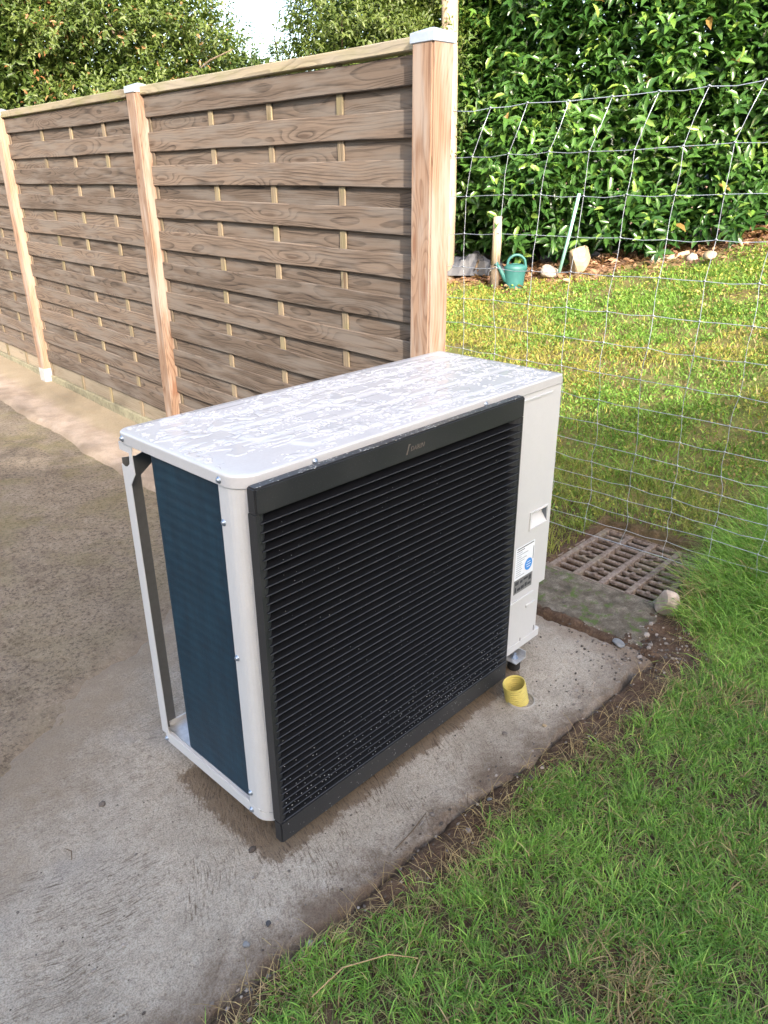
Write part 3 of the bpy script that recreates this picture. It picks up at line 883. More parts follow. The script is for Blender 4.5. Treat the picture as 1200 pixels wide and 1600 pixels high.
# coil on the left side and the back
bm = bmesh.new()
cp = rounded_rect(0.012, 0.060, 0.0705, 0.352, (0.002, 0.002, 0.002, 0.028), 6)
add_prism(bm, cp, lambda a, b, d: Vector((a, b, BZ + 0.0275 + d)), TZ - 0.028 - BZ - 0.0275)
bm_obj('heat_exchanger', bm, W['coil'], hp)
box('rear_heat_exchanger', (0.0605, 0.305, BZ + 0.0275), (0.86, 0.352, TZ - 0.028), W['coil'], hp)
# rear corner post with its finger hold
bm = bmesh.new()
poly = [(0.412, BZ + 0.0245), (0.442, BZ + 0.0245), (0.442, 0.828), (0.430, 0.824), (0.417, 0.827), (0.4055, 0.836), (0.402, 0.862), (0.442, 0.862), (0.442, TZ - 0.0265), (0.385, TZ - 0.0265), (0.390, 0.862), (0.388, 0.815), (0.412, 0.785)]
add_prism(bm, poly, lambda a, b, d: Vector((-0.001 + d, a, b)), 0.002)
post = bm_obj('rear_post', bm, W['white'], hp)
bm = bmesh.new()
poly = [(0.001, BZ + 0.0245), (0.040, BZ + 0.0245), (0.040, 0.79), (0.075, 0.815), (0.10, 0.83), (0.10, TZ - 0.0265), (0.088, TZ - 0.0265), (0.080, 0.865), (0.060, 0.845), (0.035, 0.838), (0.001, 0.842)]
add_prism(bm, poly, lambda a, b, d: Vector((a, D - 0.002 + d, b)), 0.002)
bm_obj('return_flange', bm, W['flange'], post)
screw((-0.0042, 0.416, 0.893), 'L', lid)
screw((-0.0042, 0.058, 0.892), 'L', lid)
screw((0.0, 0.0635, 0.070), 'L', base)
screw((0.0, 0.425, 0.068), 'L', base)
screw((0.182, -0.0042, 0.894), 'F', lid)
screw((0.744, -0.0042, 0.894), 'F', lid)

# service side: right front panel (upper cover overhangs the lower one) with a real grip recess
RX0, RX1, RZ0, RZ1 = 0.993, 1.083, 0.466, 0.516
bm = bmesh.new()
SZ0, SZ1 = 0.259, CZ1 - 0.001
add_box(bm, (0.8705, -0.001, SZ0), (RX0, 0.003, SZ1))
add_box(bm, (RX0, -0.001, RZ1), (RX1, 0.003, SZ1))
add_box(bm, (RX0, -0.001, SZ0), (RX1, 0.003, RZ0))
add_box(bm, (RX1, -0.001, SZ0), (UW, 0.003, SZ1))
bmesh.ops.remove_doubles(bm, verts=bm.verts[:], dist=1e-6)
svc = bm_obj('service_panel', bm, W['white'], hp, False)
box('panel_side', (UW - 0.003, 0.0035, 0.259), (UW - 0.0005, D - 0.003, CZ1 - 0.001), W['white'], svc)
bm = bmesh.new()
add_box(bm, (0.8705, 0.0015, BZ + 0.004), (UW - 0.022, 0.02, 0.2585))
bmesh.ops.bevel(bm, geom=[e for e in bm.edges if abs(e.verts[0].co.z - e.verts[1].co.z) > 0.1], offset=0.004, segments=2, affect='EDGES')
low = bm_obj('lower_cover', bm, W['white'], hp)
box('cover_side', (UW - 0.026, 0.0205, BZ + 0.026), (UW - 0.0235, D - 0.004, 0.2585), W['white'], low)
box('cover_rib', (0.90, -0.004, 0.232), (1.04, 0.0014, 0.246), W['white'], low, 0.0025, 2)
box('cover_rib', (1.005, -0.004, 0.196), (1.055, 0.0014, 0.206), W['white'], low, 0.0025, 2)
box('cover_slot', (0.989, 0.0008, 0.072), (0.992, 0.0014, 0.095), W['ink'], low)
box('cover_slot', (1.062, 0.0008, 0.09), (1.0645, 0.0014, 0.108), W['ink'], low)
box('emboss_line', (0.905, -0.0045, 0.862), (1.055, -0.0011, 0.8685), W['white'], svc, 0.0015, 2)
# raised lip round the pocket, pocket floor sloping in towards the top
bm = bmesh.new()
add_box(bm, (RX0 - 0.005, -0.0045, RZ0 - 0.004), (RX0, -0.0012, RZ1 + 0.005)); add_box(bm, (RX0 + 0.0001, -0.0045, RZ1), (RX1, -0.0012, RZ1 + 0.005))
add_box(bm, (RX0 + 0.0001, -0.0035, RZ0 - 0.004), (RX1, -0.0012, RZ0))
bm_obj('grip_lip', bm, W['white'], svc)
bm = bmesh.new()
add_prism(bm, [(0.0005, RZ0), (0.026, RZ1 - 0.012), (0.026, RZ1 + 0.002), (0.028, RZ1 + 0.002), (0.028, RZ0 - 0.002), (0.0032, RZ0 - 0.002)], lambda a, b, d: Vector((RX0 + 0.0005 + d, a, b)), RX1 - RX0 - 0.001)
bm_obj('grip_pocket', bm, W['white'], svc)
# stickers
st = box('rating_label', (0.931, -0.0016, 0.318), (1.027, -0.0010, 0.424), W['label_white'], svc)
for k in range(13):
    z = 0.412 - k * 0.0070
    if 0.335 < z < 0.372: x1 = 0.962 + 0.012 * random.random()
    else: x1 = 0.955 + 0.06 * random.random()
    box('print_line', (0.936, -0.0019, z - 0.0013), (x1, -0.00162, z + 0.0010), W['ink_soft'] if k else W['ink'], st)
box('print_line', (0.937, -0.0019, 0.4175), (1.022, -0.00162, 0.4205), W['ink'], st)
box('print_line', (1.0215, -0.0019, 0.362), (1.0238, -0.00162, 0.404), W['ink'], st)
bm = bmesh.new()
add_lathe(bm, [(0.0001, 0.0), (0.0195, 0.0), (0.0195, 0.0004), (0.0001, 0.0004)], 28)
dot = bm_obj('blue_disc', bm, W['blue'], st)
dot.location = (1.000, -0.0017, 0.352); dot.rotation_euler = (math.pi / 2, 0, 0)
for dz, w in ((0.008, 0.009), (0.0, 0.012), (-0.008, 0.009)):
    box('disc_print', (1.0 - w, -0.0024, 0.352 + dz - 0.0011), (1.0 + w, -0.00215, 0.352 + dz + 0.0011), W['label_white'], st)
gl = box('warning_label', (0.931, -0.0016, 0.271), (1.026, -0.0010, 0.3175), W['label_grey'], svc)
rr = random.Random(4)
for (ax, bx, az, bz_) in ((0.937, 0.955, 0.300, 0.312), (0.962, 0.975, 0.300, 0.309), (0.980, 1.003, 0.304, 0.311), (1.007, 1.02, 0.295, 0.311), (0.937, 0.944, 0.276, 0.293), (0.949, 0.965, 0.278, 0.287), (0.968, 0.984, 0.278, 0.289), (0.988, 0.999, 0.279, 0.292), (1.003, 1.02, 0.279, 0.287)):
    box('label_symbol', (ax, -0.0019, az), (bx, -0.00162, bz_), W['ink'], gl)

# black louvred front grille
GX0, GX1, GZ0, GZ1, GY = 0.004, 0.863, 0.034, 0.897, -0.040
gr = bpy.data.objects.new('grille', None); put(gr, hp)
bm = bmesh.new()
add_box(bm, (GX0, GY, 0.842), (GX1, GY + 0.026, GZ1))
add_box(bm, (GX0, GY, GZ0), (GX1, GY + 0.026, 0.094))
bmesh.ops.bevel(bm, geom=bm.edges[:], offset=0.0035, segments=2, affect='EDGES')
add_box(bm, (GX0, GY + 0.002, 0.0935), (GX0 + 0.008, GY + 0.0255, 0.8425))
add_box(bm, (GX1 - 0.006, GY + 0.002, 0.0935), (GX1, GY + 0.0255, 0.8425))
bm_obj('frame', bm, W['black'], gr)
NL = 39
pitch = (0.842 - 0.094) / NL
# louvre: blade tipped down to the front with a small rounded lip, side cheeks swept forward
bm = bmesh.new()
Lx0, Lx1 = GX0 + 0.0085, GX1 - 0.0065
prof = [(0.0, 0.0), (0.0, 0.0010), (0.0014, 0.0017), (0.022, 0.0095), (0.022, 0.0078), (0.003, 0.0006)]
add_prism(bm, prof, lambda a, b, d: Vector((Lx0 + d, GY + a, b)), Lx1 - Lx0)
for f in bm.faces:
    if max(v.co.y for v in f.verts) < GY + 0.0038: f.material_index = 1
LOUV = bpy.data.meshes.new('louvre'); bm.to_mesh(LOUV); bm.free(); LOUV.materials.append(W['louvre']); LOUV.materials.append(W['lip'])
for k in range(NL):
    me_obj('louvre', LOUV, gr, (0, 0, 0.094 + pitch * (k + 0.05)))
# curved cheeks at both ends of the louvres
for xa, xb in ((GX0 + 0.0085, GX0 + 0.034), (GX1 - 0.0065, GX1 - 0.05)):
    bm = bmesh.new()
    pr = [(xa, GY + 0.003)] + [(xa + (xb - xa) * t, GY + 0.003 + 0.0235 * t ** 2) for t in (0.25, 0.5, 0.75, 1.0)]
    pr += [(p[0], p[1] + 0.0018) for p in reversed(pr)]
    add_prism(bm, pr, lambda a, b, d: Vector((a, b, 0.0945 + d)), 0.747)
    bm_obj('side_cheek', bm, W['black'], gr)
for k in range(7):
    x = 0.14 + k * 0.105
    box('stiffener', (x - 0.002, GY + 0.020, 0.0945), (x + 0.002, GY + 0.034, 0.8415), W['louvre'], gr)
box('dark_backing', (GX0 + 0.03, GY + 0.0345, 0.10), (GX1 - 0.03, GY + 0.0365, 0.84), W['dark'], gr)  # plain dark sheet, painted shade behind the louvres
# logo
def text_mesh(body, size, shear, mat):
    cu = bpy.data.curves.new('text', 'FONT')
    cu.body = body; cu.size = size; cu.shear = shear; cu.extrude = 0.0003; cu.resolution_u = 3
    cu.space_character = 1.05
    tmp = bpy.data.objects.new('text_tmp', cu); COL.objects.link(tmp)
    dg = bpy.context.evaluated_depsgraph_get()
    me = bpy.data.meshes.new_from_object(tmp.evaluated_get(dg))
    bpy.data.objects.remove(tmp); bpy.data.curves.remove(cu)
    me.materials.clear(); me.materials.append(mat)
    return me
tm = text_mesh('DAIKIN', 0.0150, 0.25, W['logo'])
wdt = max(v.co.x for v in tm.vertices)
lg = me_obj('logo_lettering', tm, gr, (0.426, GY - 0.0006, 0.862), (math.pi / 2, 0, 0), (0.046 / wdt, 1, 1))
bm = bmesh.new()
add_prism(bm, [(0.412, 0.857), (0.4155, 0.857), (0.4225, 0.8765), (0.4255, 0.8765), (0.4255, 0.879), (0.420, 0.879)], lambda a, b, d: Vector((a, GY - 0.0008 + d, b)), 0.0009)
bm_obj('logo_mark', bm, W['logo'], gr)
# rain beads on the grille; dense low rows stand in for slat sheen
DV, DF = [], []
bm = bmesh.new(); bmesh.ops.create_icosphere(bm, subdivisions=1, radius=1.0)
iv = np.array([v.co[:] for v in bm.verts]); bm.verts.index_update(); it = np.array([[v.index for v in f.verts] for f in bm.faces]); bm.free()
rg = np.random.default_rng(5)
def scatter_blobs(P, S):
    P = np.asarray(P); S = np.asarray(S)
    V = (iv[None] * S[:, None, :] + P[:, None, :]).reshape(-1, 3)
    T = (it[None] + (np.arange(len(P)) * len(iv))[:, None, None]).reshape(-1, 3)
    return V, T
PP, SS = [], []
for k in range(NL):
    zb = 0.094 + pitch * (k + 0.05)
    pr_ = 0.80 - k / 10.0
    for j in range(78):                     # regular bead rows, most of them low down, suggesting the slats' sheen
        x = Lx0 + 0.014 + j * (Lx1 - Lx0 - 0.02) / 78 + rg.normal() * 0.0015 + (0.005 if k % 2 else 0)
        if rg.random() > max(pr_, 0.05): continue
        tt = 0.30 + rg.normal() * 0.10
        s = rg.uniform(0.0007, 0.0013) * (1.0 if k < 9 else 0.6)
        PP.append((x, GY + 0.022 * tt, zb + 0.0018 + 0.0083 * tt)); SS.append((s * rg.uniform(1.0, 1.9), s, s * 0.7))
for j in range(330):
    PP.append((rg.uniform(GX0 + .01, GX1 - .01), GY + rg.uniform(0.004, 0.022), GZ1 - 0.0003)); s = rg.uniform(.0008, .0024); SS.append((s * rg.uniform(1, 2.2), s, s * .3))
for j in range(90):
    PP.append((rg.uniform(GX0 + .01, GX1 - .01), GY - 0.0001, rg.uniform(GZ0 + .004, 0.09))); s = rg.uniform(.0006, .0013); SS.append((s, s * .6, s))
V, T = scatter_blobs(PP, SS)
tag(put(bpy.data.objects.new('rain_beads', np_mesh('rain_beads', V, None, T, W['drop'], smooth=True)), gr), kind='stuff', label='rain beads on the black louvres, lower rows standing in for sheen')

# mounting rails and rubber feet
def foot(x, y):
    bm = bmesh.new()
    add_lathe(bm, [(0.0001, 0.0), (0.0185, 0.0), (0.0195, 0.003), (0.0195, 0.031), (0.018, 0.034), (0.0001, 0.034)], 20, org=(x, y, 0.0))
    f = bm_obj('rubber_foot', bm, W['rubber'], hp, False)
    bm = bmesh.new()
    add_box(bm, (x - 0.026, y - 0.024, 0.0342), (x + 0.026, y + 0.03, 0.0372))
    add_box(bm, (x + 0.0235, y - 0.024, 0.0374), (x + 0.0262, y + 0.03, 0.0595))
    bm_obj('foot_bracket', bm, W['zinc'], f)
    bm = bmesh.new()
    add_lathe(bm, [(0.0001, 0.0), (0.0125, 0.0), (0.0125, 0.002), (0.0085, 0.0022), (0.0085, 0.0085), (0.005, 0.0087), (0.005, 0.017), (0.0001, 0.0175)], 6, org=(x, y, 0.0374))
    bm_obj('bolt', bm, W['screw'], f)
for fx, fy in ((0.962, -0.002), (0.20, 0.05), (0.20, 0.40), (0.962, 0.40)): foot(fx, fy)
for fx in (0.20, 0.962):
    box('mounting_rail', (fx - 0.02, 0.034, 0.036), (fx + 0.02, 0.37, BZ - 0.0005), W['zinc'], hp)
bm = bmesh.new()
add_lathe(bm, [(0.014, 0.0), (0.019, 0.004), (0.019, 0.016), (0.012, 0.018)], 14, org=(1.022, 0.075, 0.040), close=True)
bm_obj('drain_plug', bm, W['green_plug'], hp)

# ------------------------------------------------------------------ yellow duct in its sleeve
t = thing('drain_sleeve', 'grey plastic pipe sleeve set flush in the concrete round the yellow duct', 'pipe', (0.838, -0.112, 0))
bm = bmesh.new()
add_lathe(bm, [(0.042, -0.08), (0.042, 0.006), (0.0415, 0.0075), (0.039, 0.0075), (0.0385, 0.006), (0.0385, -0.02), (0.0001, -0.02)], 28)
bm_obj('sleeve_wall', bm, W['pvc'], t, True)
bm = bmesh.new()
add_lathe(bm, [(0.0382, -0.018), (0.0001, -0.017)], 28)
bm_obj('hole_bottom', bm, W['dark'], t)
prof = []
z = 0.0
while z < 0.070:
    prof += [(0.0220, z), (0.0246, z + 0.0014), (0.0246, z + 0.0044), (0.0220, z + 0.0058)]
    z += 0.0075
full = prof + [(0.0243, z + 0.002), (0.0236, z + 0.003), (0.0225, z + 0.002)] + [(r - 0.0017, zz) for r, zz in reversed(prof)]
bm = bmesh.new()
add_lathe(bm, [(r * 1.36, zz * 1.08) for r, zz in full], 36)
duct = bm_obj('corrugated_duct', bm, W['yellow'], None, True)
tag(duct, 'short yellow corrugated duct stub sticking up in front of the grille', 'duct')
duct.location = (0.838, -0.104, -0.014)
duct.rotation_euler = (math.radians(-4), math.radians(-14), 0)

# ------------------------------------------------------------------ cast-iron drain grate
gt = thing('drain_grate', 'rusty cast-iron drain grate lying in the ground under the wire fence', 'drain grate', (1.62, -0.16, 0.0))
GW, GH = 0.46, 0.455
zt = 0.004
def gbar(name, lo, hi): return box(name, lo, hi, W['rust'], gt, 0.003, 1)
for k, yb in enumerate((0.012, 0.12, 0.228, 0.336, 0.443)):
    gbar('long_bar', (0.0, yb - 0.012, zt - 0.022), (GW, yb + 0.013, zt + 0.003 + 0.0006 * k))
nb = 10
for k in range(nb):
    xb = 0.010 + k * (GW - 0.02) / (nb - 1)
    for j in range(4):
        y0 = 0.0242 + j * 0.108; y1 = y0 + 0.0836
        if k in (0, nb - 1) or True:
            gbar('cross_bar', (xb - 0.0075, y0, zt - 0.016), (xb + 0.0075, y1, zt - 0.001))
rr = random.Random(3)
for k in range(1, nb - 1):
    xb = 0.010 + k * (GW - 0.02) / (nb - 1)
    for j in range(4):
        if rr.random() < 0.5:
            yc = 0.0255 + j * 0.108 + 0.0405
            gbar('stud', (xb - 0.011, yc - 0.008, zt - 0.0008), (xb + 0.011, yc + 0.008, zt + 0.0032))
gbar('frame_bar', (-0.016, -0.004, zt - 0.04), (-0.004, GH + 0.004, zt + 0.002))
gbar('frame_bar', (-0.016, -0.018, zt - 0.04), (GW + 0.012, -0.006, zt + 0.0025))
gbar('frame_bar', (-0.016, GH + 0.006, zt - 0.04), (GW + 0.012, GH + 0.016, zt + 0.0025))
gbar('frame_bar', (GW + 0.002, -0.004, zt - 0.04), (GW + 0.012, GH + 0.004, zt + 0.002))
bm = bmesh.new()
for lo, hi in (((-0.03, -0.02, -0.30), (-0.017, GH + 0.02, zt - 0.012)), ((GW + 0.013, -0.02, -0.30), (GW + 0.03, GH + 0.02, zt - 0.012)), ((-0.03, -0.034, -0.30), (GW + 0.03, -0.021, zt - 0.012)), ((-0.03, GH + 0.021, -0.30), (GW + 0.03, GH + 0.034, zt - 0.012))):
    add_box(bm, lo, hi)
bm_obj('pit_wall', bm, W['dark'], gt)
box('pit_floor', (-0.02, -0.02, -0.29), (GW + 0.02, GH + 0.02, -0.285), W['dark'], gt)  # pit walls and floor coloured near-black for the shade below the bars

# ------------------------------------------------------------------ wire fence
wf = thing('wire_fence', 'galvanised knotted wire fence with graded mesh on the right', 'wire fence', (1.9, 0, 0))
ROWZ = [1.66, 1.49, 1.345, 1.205, 1.075, 0.945, 0.835, 0.72, 0.615, 0.515, 0.43, 0.355, 0.29, 0.23, 0.17, 0.11, 0.05]
COLY = [-0.21 + 0.17 * k for k in range(-9, 9)]
def knot(i, j):
    y = COLY[j]; z = ROWZ[i]
    r = random.Random(i * 101 + j)
    dy = [-0.075, -0.025, -0.012, -0.005][i] if i < 4 else 0.004 * math.sin(i * 1.3 + j)
    dz = 0.018 * (0.3 - y) * (1 if i < 6 else 0.4) + r.uniform(-.004, .004)
    dx = 0.012 * math.sin(y * 3 + i * .6) + r.uniform(-.003, .003) + (0.03 * (1 if i == 0 else 0))
    return Vector((dx, y + dy + r.uniform(-.006, .006), z + dz))
for i in range(len(ROWZ)):
    pts = []
    for j in range(len(COLY)):
        k = knot(i, j)
        if j:
            p = pts[-1]
            pts.append((p * 0.5 + k * 0.5) + Vector((0, 0, -0.003 + 0.004 * math.sin(i * 2.1 + j))))
        pts.append(k)
    tube('horizontal_wire', pts, 0.0016 if i in (0, 16) else 0.00118, W['wire'], wf, 5)
for j in range(len(COLY)):
    pts = []
    for i in range(len(ROWZ)):
        k = knot(i, j) + Vector((-0.0016, 0, 0))
        if i:
            p = pts[-1]
            pts.append((p + k) * 0.5 + Vector((0.002 * math.sin(i + j), 0.004 * math.sin(i * 3 + j), 0)))
        pts.append(k)
    bm = bmesh.new()
    add_tube(bm, pts, 0.0011, 5)
    for i in range(len(ROWZ)):
        k = knot(i, j)
        add_tube(bm, [k + Vector((-0.003, -0.005, 0)), k + Vector((-0.0036, 0, 0.0035)), k + Vector((-0.003, 0.005, 0))], 0.0022, 5)
    bmesh.ops.recalc_face_normals(bm, faces=bm.faces[:])
    bm_obj('vertical_wire', bm, W['wire'], wf, True)

# ------------------------------------------------------------------ foliage helpers
LT = np.array([(0, 0, 0), (-.42, .30, .10), (.42, .30, .10), (0, .32, -.02), (-.40, .66, .07), (.40, .66, .07), (0, .66, -.05), (0, 1.0, -.16)])
LTRI = np.array([(0, 2, 3), (0, 3, 1), (1, 3, 6), (1, 6, 4), (3, 2, 5), (3, 5, 6), (4, 6, 7), (6, 5, 7)])
def unit(a): return a / np.maximum(np.linalg.norm(a, axis=-1, keepdims=True), 1e-9)
def leaves_arrays(P, A, N, L, Wd, C):
    """P base, A axis, N up-normal, L length, Wd width, C colour (per leaf)"""
    A = unit(A); X = unit(np.cross(A, N)); Z = np.cross(X, A)
    V = P[:, None] + X[:, None] * (LT[None, :, 0:1] * Wd[:, None, None]) + A[:, None] * (LT[None, :, 1:2] * L[:, None, None]) + Z[:, None] * (LT[None, :, 2:3] * L[:, None, None])
    T = LTRI[None] + (np.arange(len(P)) * 8)[:, None, None]
    return V.reshape(-1, 3), T.reshape(-1, 3), np.repeat(C, 8, axis=0)
def shoots(B, Dv, nl, L, rg, spacing=0.024, spread=0.9):
    """leaf positions and axes along shoots starting at B in direction Dv"""
    n = len(B)
    Dv = unit(Dv)
    ref = unit(np.cross(Dv, rg.normal(size=(n, 3))))
    ref2 = np.cross(Dv, ref)
    Ps, As, Ns, Ls, K = [], [], [], [], []
    ph = rg.uniform(0, 6.28, n)
    for k in range(nl):
        a = ph + k * 2.4
        rad = ref * np.cos(a)[:, None] + ref2 * np.sin(a)[:, None]
        ax = unit(Dv * (0.25 + 0.5 * k / nl) + rad * spread + rg.normal(size=(n, 3)) * 0.18 + np.array([0, 0, -0.12]))
        Ps.append(B + Dv * (k * spacing) + rg.normal(size=(n, 3)) * 0.004)
        As.append(ax)
        Ns.append(Dv + np.array([0, 0, 0.5]) + rg.normal(size=(n, 3)) * 0.25)
        Ls.append(L * rg.uniform(0.75, 1.15, n) * (1.0 - 0.35 * (k / nl) ** 2))
        K.append(np.full(n, k / nl))
    return map(np.concatenate, (Ps, As, Ns, Ls, K))
def lerp3(a, b, t): return np.array(a)[None] * (1 - t[:, None]) + np.array(b)[None] * t[:, None]

# ------------------------------------------------------------------ laurel hedge
hedge = thing('laurel_hedge', 'tall glossy green laurel hedge behind the wire fence', 'hedge', (0, 0, 0))
rg = np.random.default_rng(21)
n = 4600
S = rg.uniform(1.15, 7.0, n); H = rg.uniform(0.0, 3.9, n) ** 1.0
bul = (fbm(S, H, 3, 1.3) - 0.5) * 0.9 + (fbm(S + 9, H, 2, 3.5) - 0.5) * 0.35
end = 0.5 * sstep(1.9, 1.15, S)
dep = bul + rg.uniform(-0.05, 0.32, n) + end - 0.12 * sstep(0.3, 1.2, H) + 0.18 * sstep(0.25, 0.0, H) - 0.2
bx_ = HA[0] + HD[0] * S + HN[0] * dep; by_ = HA[1] + HD[1] * S + HN[1] * dep
bz_ = terrain(bx_, by_) + 0.06 + H
B = np.stack([bx_, by_, bz_], 1)
outw = np.array([-HN[0], -HN[1], 0.0])
Dv = outw * 0.55 + np.array([0, 0, 0.75]) + rg.normal(size=(n, 3)) * 0.42
P, A, N, L, K = shoots(B, Dv, 8, 0.155, rg, 0.030)
tn = fbm(P[:, 0] * 1.0 + P[:, 1] * 0.7, P[:, 2], 3, 2.0)
C = lerp3((0.028, 0.080, 0.018), (0.075, 0.165, 0.034), np.clip(rg.uniform(0, 1, len(P)) * 0.7 + (tn - 0.4) * 1.2, 0, 1))
young = (K > 0.72) & (rg.random(len(P)) < 0.4)
C[young] = lerp3((0.09, 0.19, 0.03), (0.19, 0.27, 0.06), rg.random(young.sum()))
odd = rg.random(len(P)) < 0.003
C[odd] = (0.24, 0.15, 0.05)
# inner fill so that the hedge is dense
m_ = 17000
S2 = rg.uniform(1.3, 7.0, m_); H2 = rg.uniform(0.02, 3.9, m_); d2 = rg.uniform(0.25, 1.2, m_)
x2 = HA[0] + HD[0] * S2 + HN[0] * d2; y2 = HA[1] + HD[1] * S2 + HN[1] * d2
P2 = np.stack([x2, y2, terrain(x2, y2) + 0.05 + H2], 1)
A2 = rg.normal(size=(m_, 3)); N2 = outw + rg.normal(size=(m_, 3)) * 0.5
P = np.concatenate([P, P2]); A = np.concatenate([A, A2]); N = np.concatenate([N, N2]); L = np.concatenate([L, rg.uniform(0.12, 0.19, m_)])
C = np.concatenate([C, lerp3((0.03, 0.08, 0.018), (0.065, 0.14, 0.028), rg.random(m_))])
# the leaves that show largest stand alone as parts
cd = np.linalg.norm(P - CAM[None], axis=1) / L + rg.random(len(P)) * 6
front_ok = (np.arange(len(P)) < n * 8) & (P[:, 2] > 1.0)
order = np.argsort(np.where(front_ok, cd, 1e9))[:300]
single = np.zeros(len(P), bool); single[order] = True
V, T, CC = leaves_arrays(P[~single], A[~single], N[~single], L[~single], L[~single] * rg.uniform(0.36, 0.46, (~single).sum()), C[~single])
crown = put(bpy.data.objects.new('crown', np_mesh('crown', V, None, T, W['leaf'], CC, True)), hedge)
tag(crown, kind='stuff')
leaf_me = []
for k in range(4):
    c = [(0.035, 0.09, 0.018), (0.055, 0.125, 0.024), (0.08, 0.165, 0.03), (0.028, 0.075, 0.016)][k]
    wv_ = [0.38, 0.42, 0.45, 0.40][k]
    vv = LT * np.array([wv_, 1, 1])
    leaf_me.append(np_mesh('leaf', vv, None, LTRI, W['leaf'], np.tile(np.array(c), (8, 1)), True))
for q_, i in enumerate(order):
    a = unit(A[i][None])[0]; x = np.cross(a, N[i]); x = x / np.linalg.norm(x); zz = np.cross(x, a)
    o = bpy.data.objects.new('leaf', leaf_me[q_ % 4])
    o.matrix_world = Matrix(((x[0] * L[i], a[0] * L[i], zz[0] * L[i], P[i][0]), (x[1] * L[i], a[1] * L[i], zz[1] * L[i], P[i][1]), (x[2] * L[i], a[2] * L[i], zz[2] * L[i], P[i][2]), (0, 0, 0, 1)))
    COL.objects.link(o); o.parent = hedge
for k in range(11):
    s = 1.5 + k * 0.5 + random.uniform(-.1, .1)
    d = 0.55 + random.uniform(-.15, .15)
    x = HA[0] + HD[0] * s + HN[0] * d; y = HA[1] + HD[1] * s + HN[1] * d; z = float(terrain(x, y))
    pts = [(x, y, z - 0.05)]
    for j in range(1, 7):
        pts.append((x + random.uniform(-.12, .12) * j * .4, y + random.uniform(-.12, .12) * j * .4, z + j * 0.5))
    tube('stem', pts, [0.035, 0.032, 0.028, 0.024, 0.018, 0.013, 0.008], W['bark'], hedge, 7)

# ------------------------------------------------------------------ shrubs beyond the wooden fence
def shrub(name, label, c, r, nclump, per, leafL, pal, seed, stems=4, accent=None, group='shrubs behind the wooden fence', cl=0.30, fill=9000):
    rg = np.random.default_rng(seed)
    t = thing(name, label, 'shrub', (c[0], c[1], 0), 0, group)
    org = np.array([c[0], c[1], 0.0])
    u = unit(rg.normal(size=(nclump, 3))); rad = rg.uniform(0.45, 1.0, nclump) ** 0.6
    cen = np.array(c)[None] + u * rad[:, None] * np.array(r)[None]
    cen[:, 2] = np.maximum(cen[:, 2], 0.35)
    B = np.repeat(cen, per, axis=0); Uo = np.repeat(u, per, axis=0)
    dirs = unit(rg.normal(size=B.shape) + Uo * 0.7 + np.array([0, 0, 0.25]))
    B = B + dirs * (cl * rg.uniform(0.15, 1.0, len(B)) ** 0.6)[:, None] * np.array([1, 1, 0.75])
    P, A, N, L, K = shoots(B, dirs + np.array([0, 0, 0.3]), 6, leafL, rg, leafL * 0.33)
    tn = rg.random(len(P)) * 0.6 + np.repeat(rg.random(nclump), per)[np.tile(np.arange(len(B)), 6)] * 0.4
    C = lerp3(pal[0], pal[1], tn)
    if accent is not None:
        od = rg.random(len(P)) < accent[1]
        C[od] = accent[0]
    if fill:
        ui = unit(rg.normal(size=(fill, 3))) * (rg.random((fill, 1)) ** 0.4) * np.array(r)[None] * 0.82
        Pi = np.array(c)[None] + ui
        P = np.concatenate([P, Pi]); A = np.concatenate([A, rg.normal(size=(fill, 3))]); N = np.concatenate([N, rg.normal(size=(fill, 3))])
        L = np.concatenate([L, rg.uniform(1.0, 1.6, fill) * leafL]); C = np.concatenate([C, lerp3(pal[0], pal[1], rg.random(fill) * 0.4)])  # inner leaves tinted darker, putting the crown's inner shade into their colour
    V, T, CC = leaves_arrays(P - org, A, N, L, L * 0.42, C)
    tag(put(bpy.data.objects.new('crown', np_mesh('crown', V, None, T, W['leaf2'], CC, True)), t), kind='stuff')
    rs_ = random.Random(seed)
    for k in range(stems):
        a = cen[(k * 7) % nclump] - org
        b0 = Vector((rs_.uniform(-.15, .15), rs_.uniform(-.15, .15), 0.0))
        pts = [b0 + (Vector(a) - b0) * f + Vector((rs_.uniform(-.06, .06), rs_.uniform(-.06, .06), 0)) * (1 if 0 < f < 1 else 0) for f in (0, .2, .4, .6, .8, 1)]
        tube('trunk', pts, [0.045, 0.04, 0.033, 0.026, 0.018, 0.008], W['bark'], t, 7)
    for k in range(22):
        a = cen[(k * 3 + 1) % nclump] - org
        b = a + unit(rs_ and np.array([rs_.uniform(-1, 1), rs_.uniform(-1, 1), rs_.uniform(-.3, 1)])) * rs_.uniform(.25, .5)
        tube('branch', [a, (a + b) / 2 + np.array([0, 0, .03]), b], [0.011, 0.008, 0.004], W['bark'], t, 5)
    return t
OLIVE = ((0.040, 0.075, 0.015), (0.125, 0.165, 0.038))
shrub('leafy_shrub', 'olive-green shrub with reddish leaves at the top left corner', (2.65, 7.2, 2.5), (0.85, 0.85, 1.7), 120, 26, 0.062, OLIVE, 31, accent=((0.30, 0.13, 0.06), 0.10))
shrub('leafy_shrub', 'large loose olive-green shrub rising above the left fence panels', (3.62, 6.50, 2.25), (0.92, 0.92, 1.65), 230, 26, 0.060, OLIVE, 32, accent=((0.28, 0.16, 0.07), 0.035))
shrub('leafy_shrub', 'small airy shrub below the gap of bright sky', (4.85, 6.3, 1.85), (0.62, 0.62, 0.90), 60, 18, 0.055, ((0.05, 0.09, 0.022), (0.11, 0.15, 0.045)), 33)
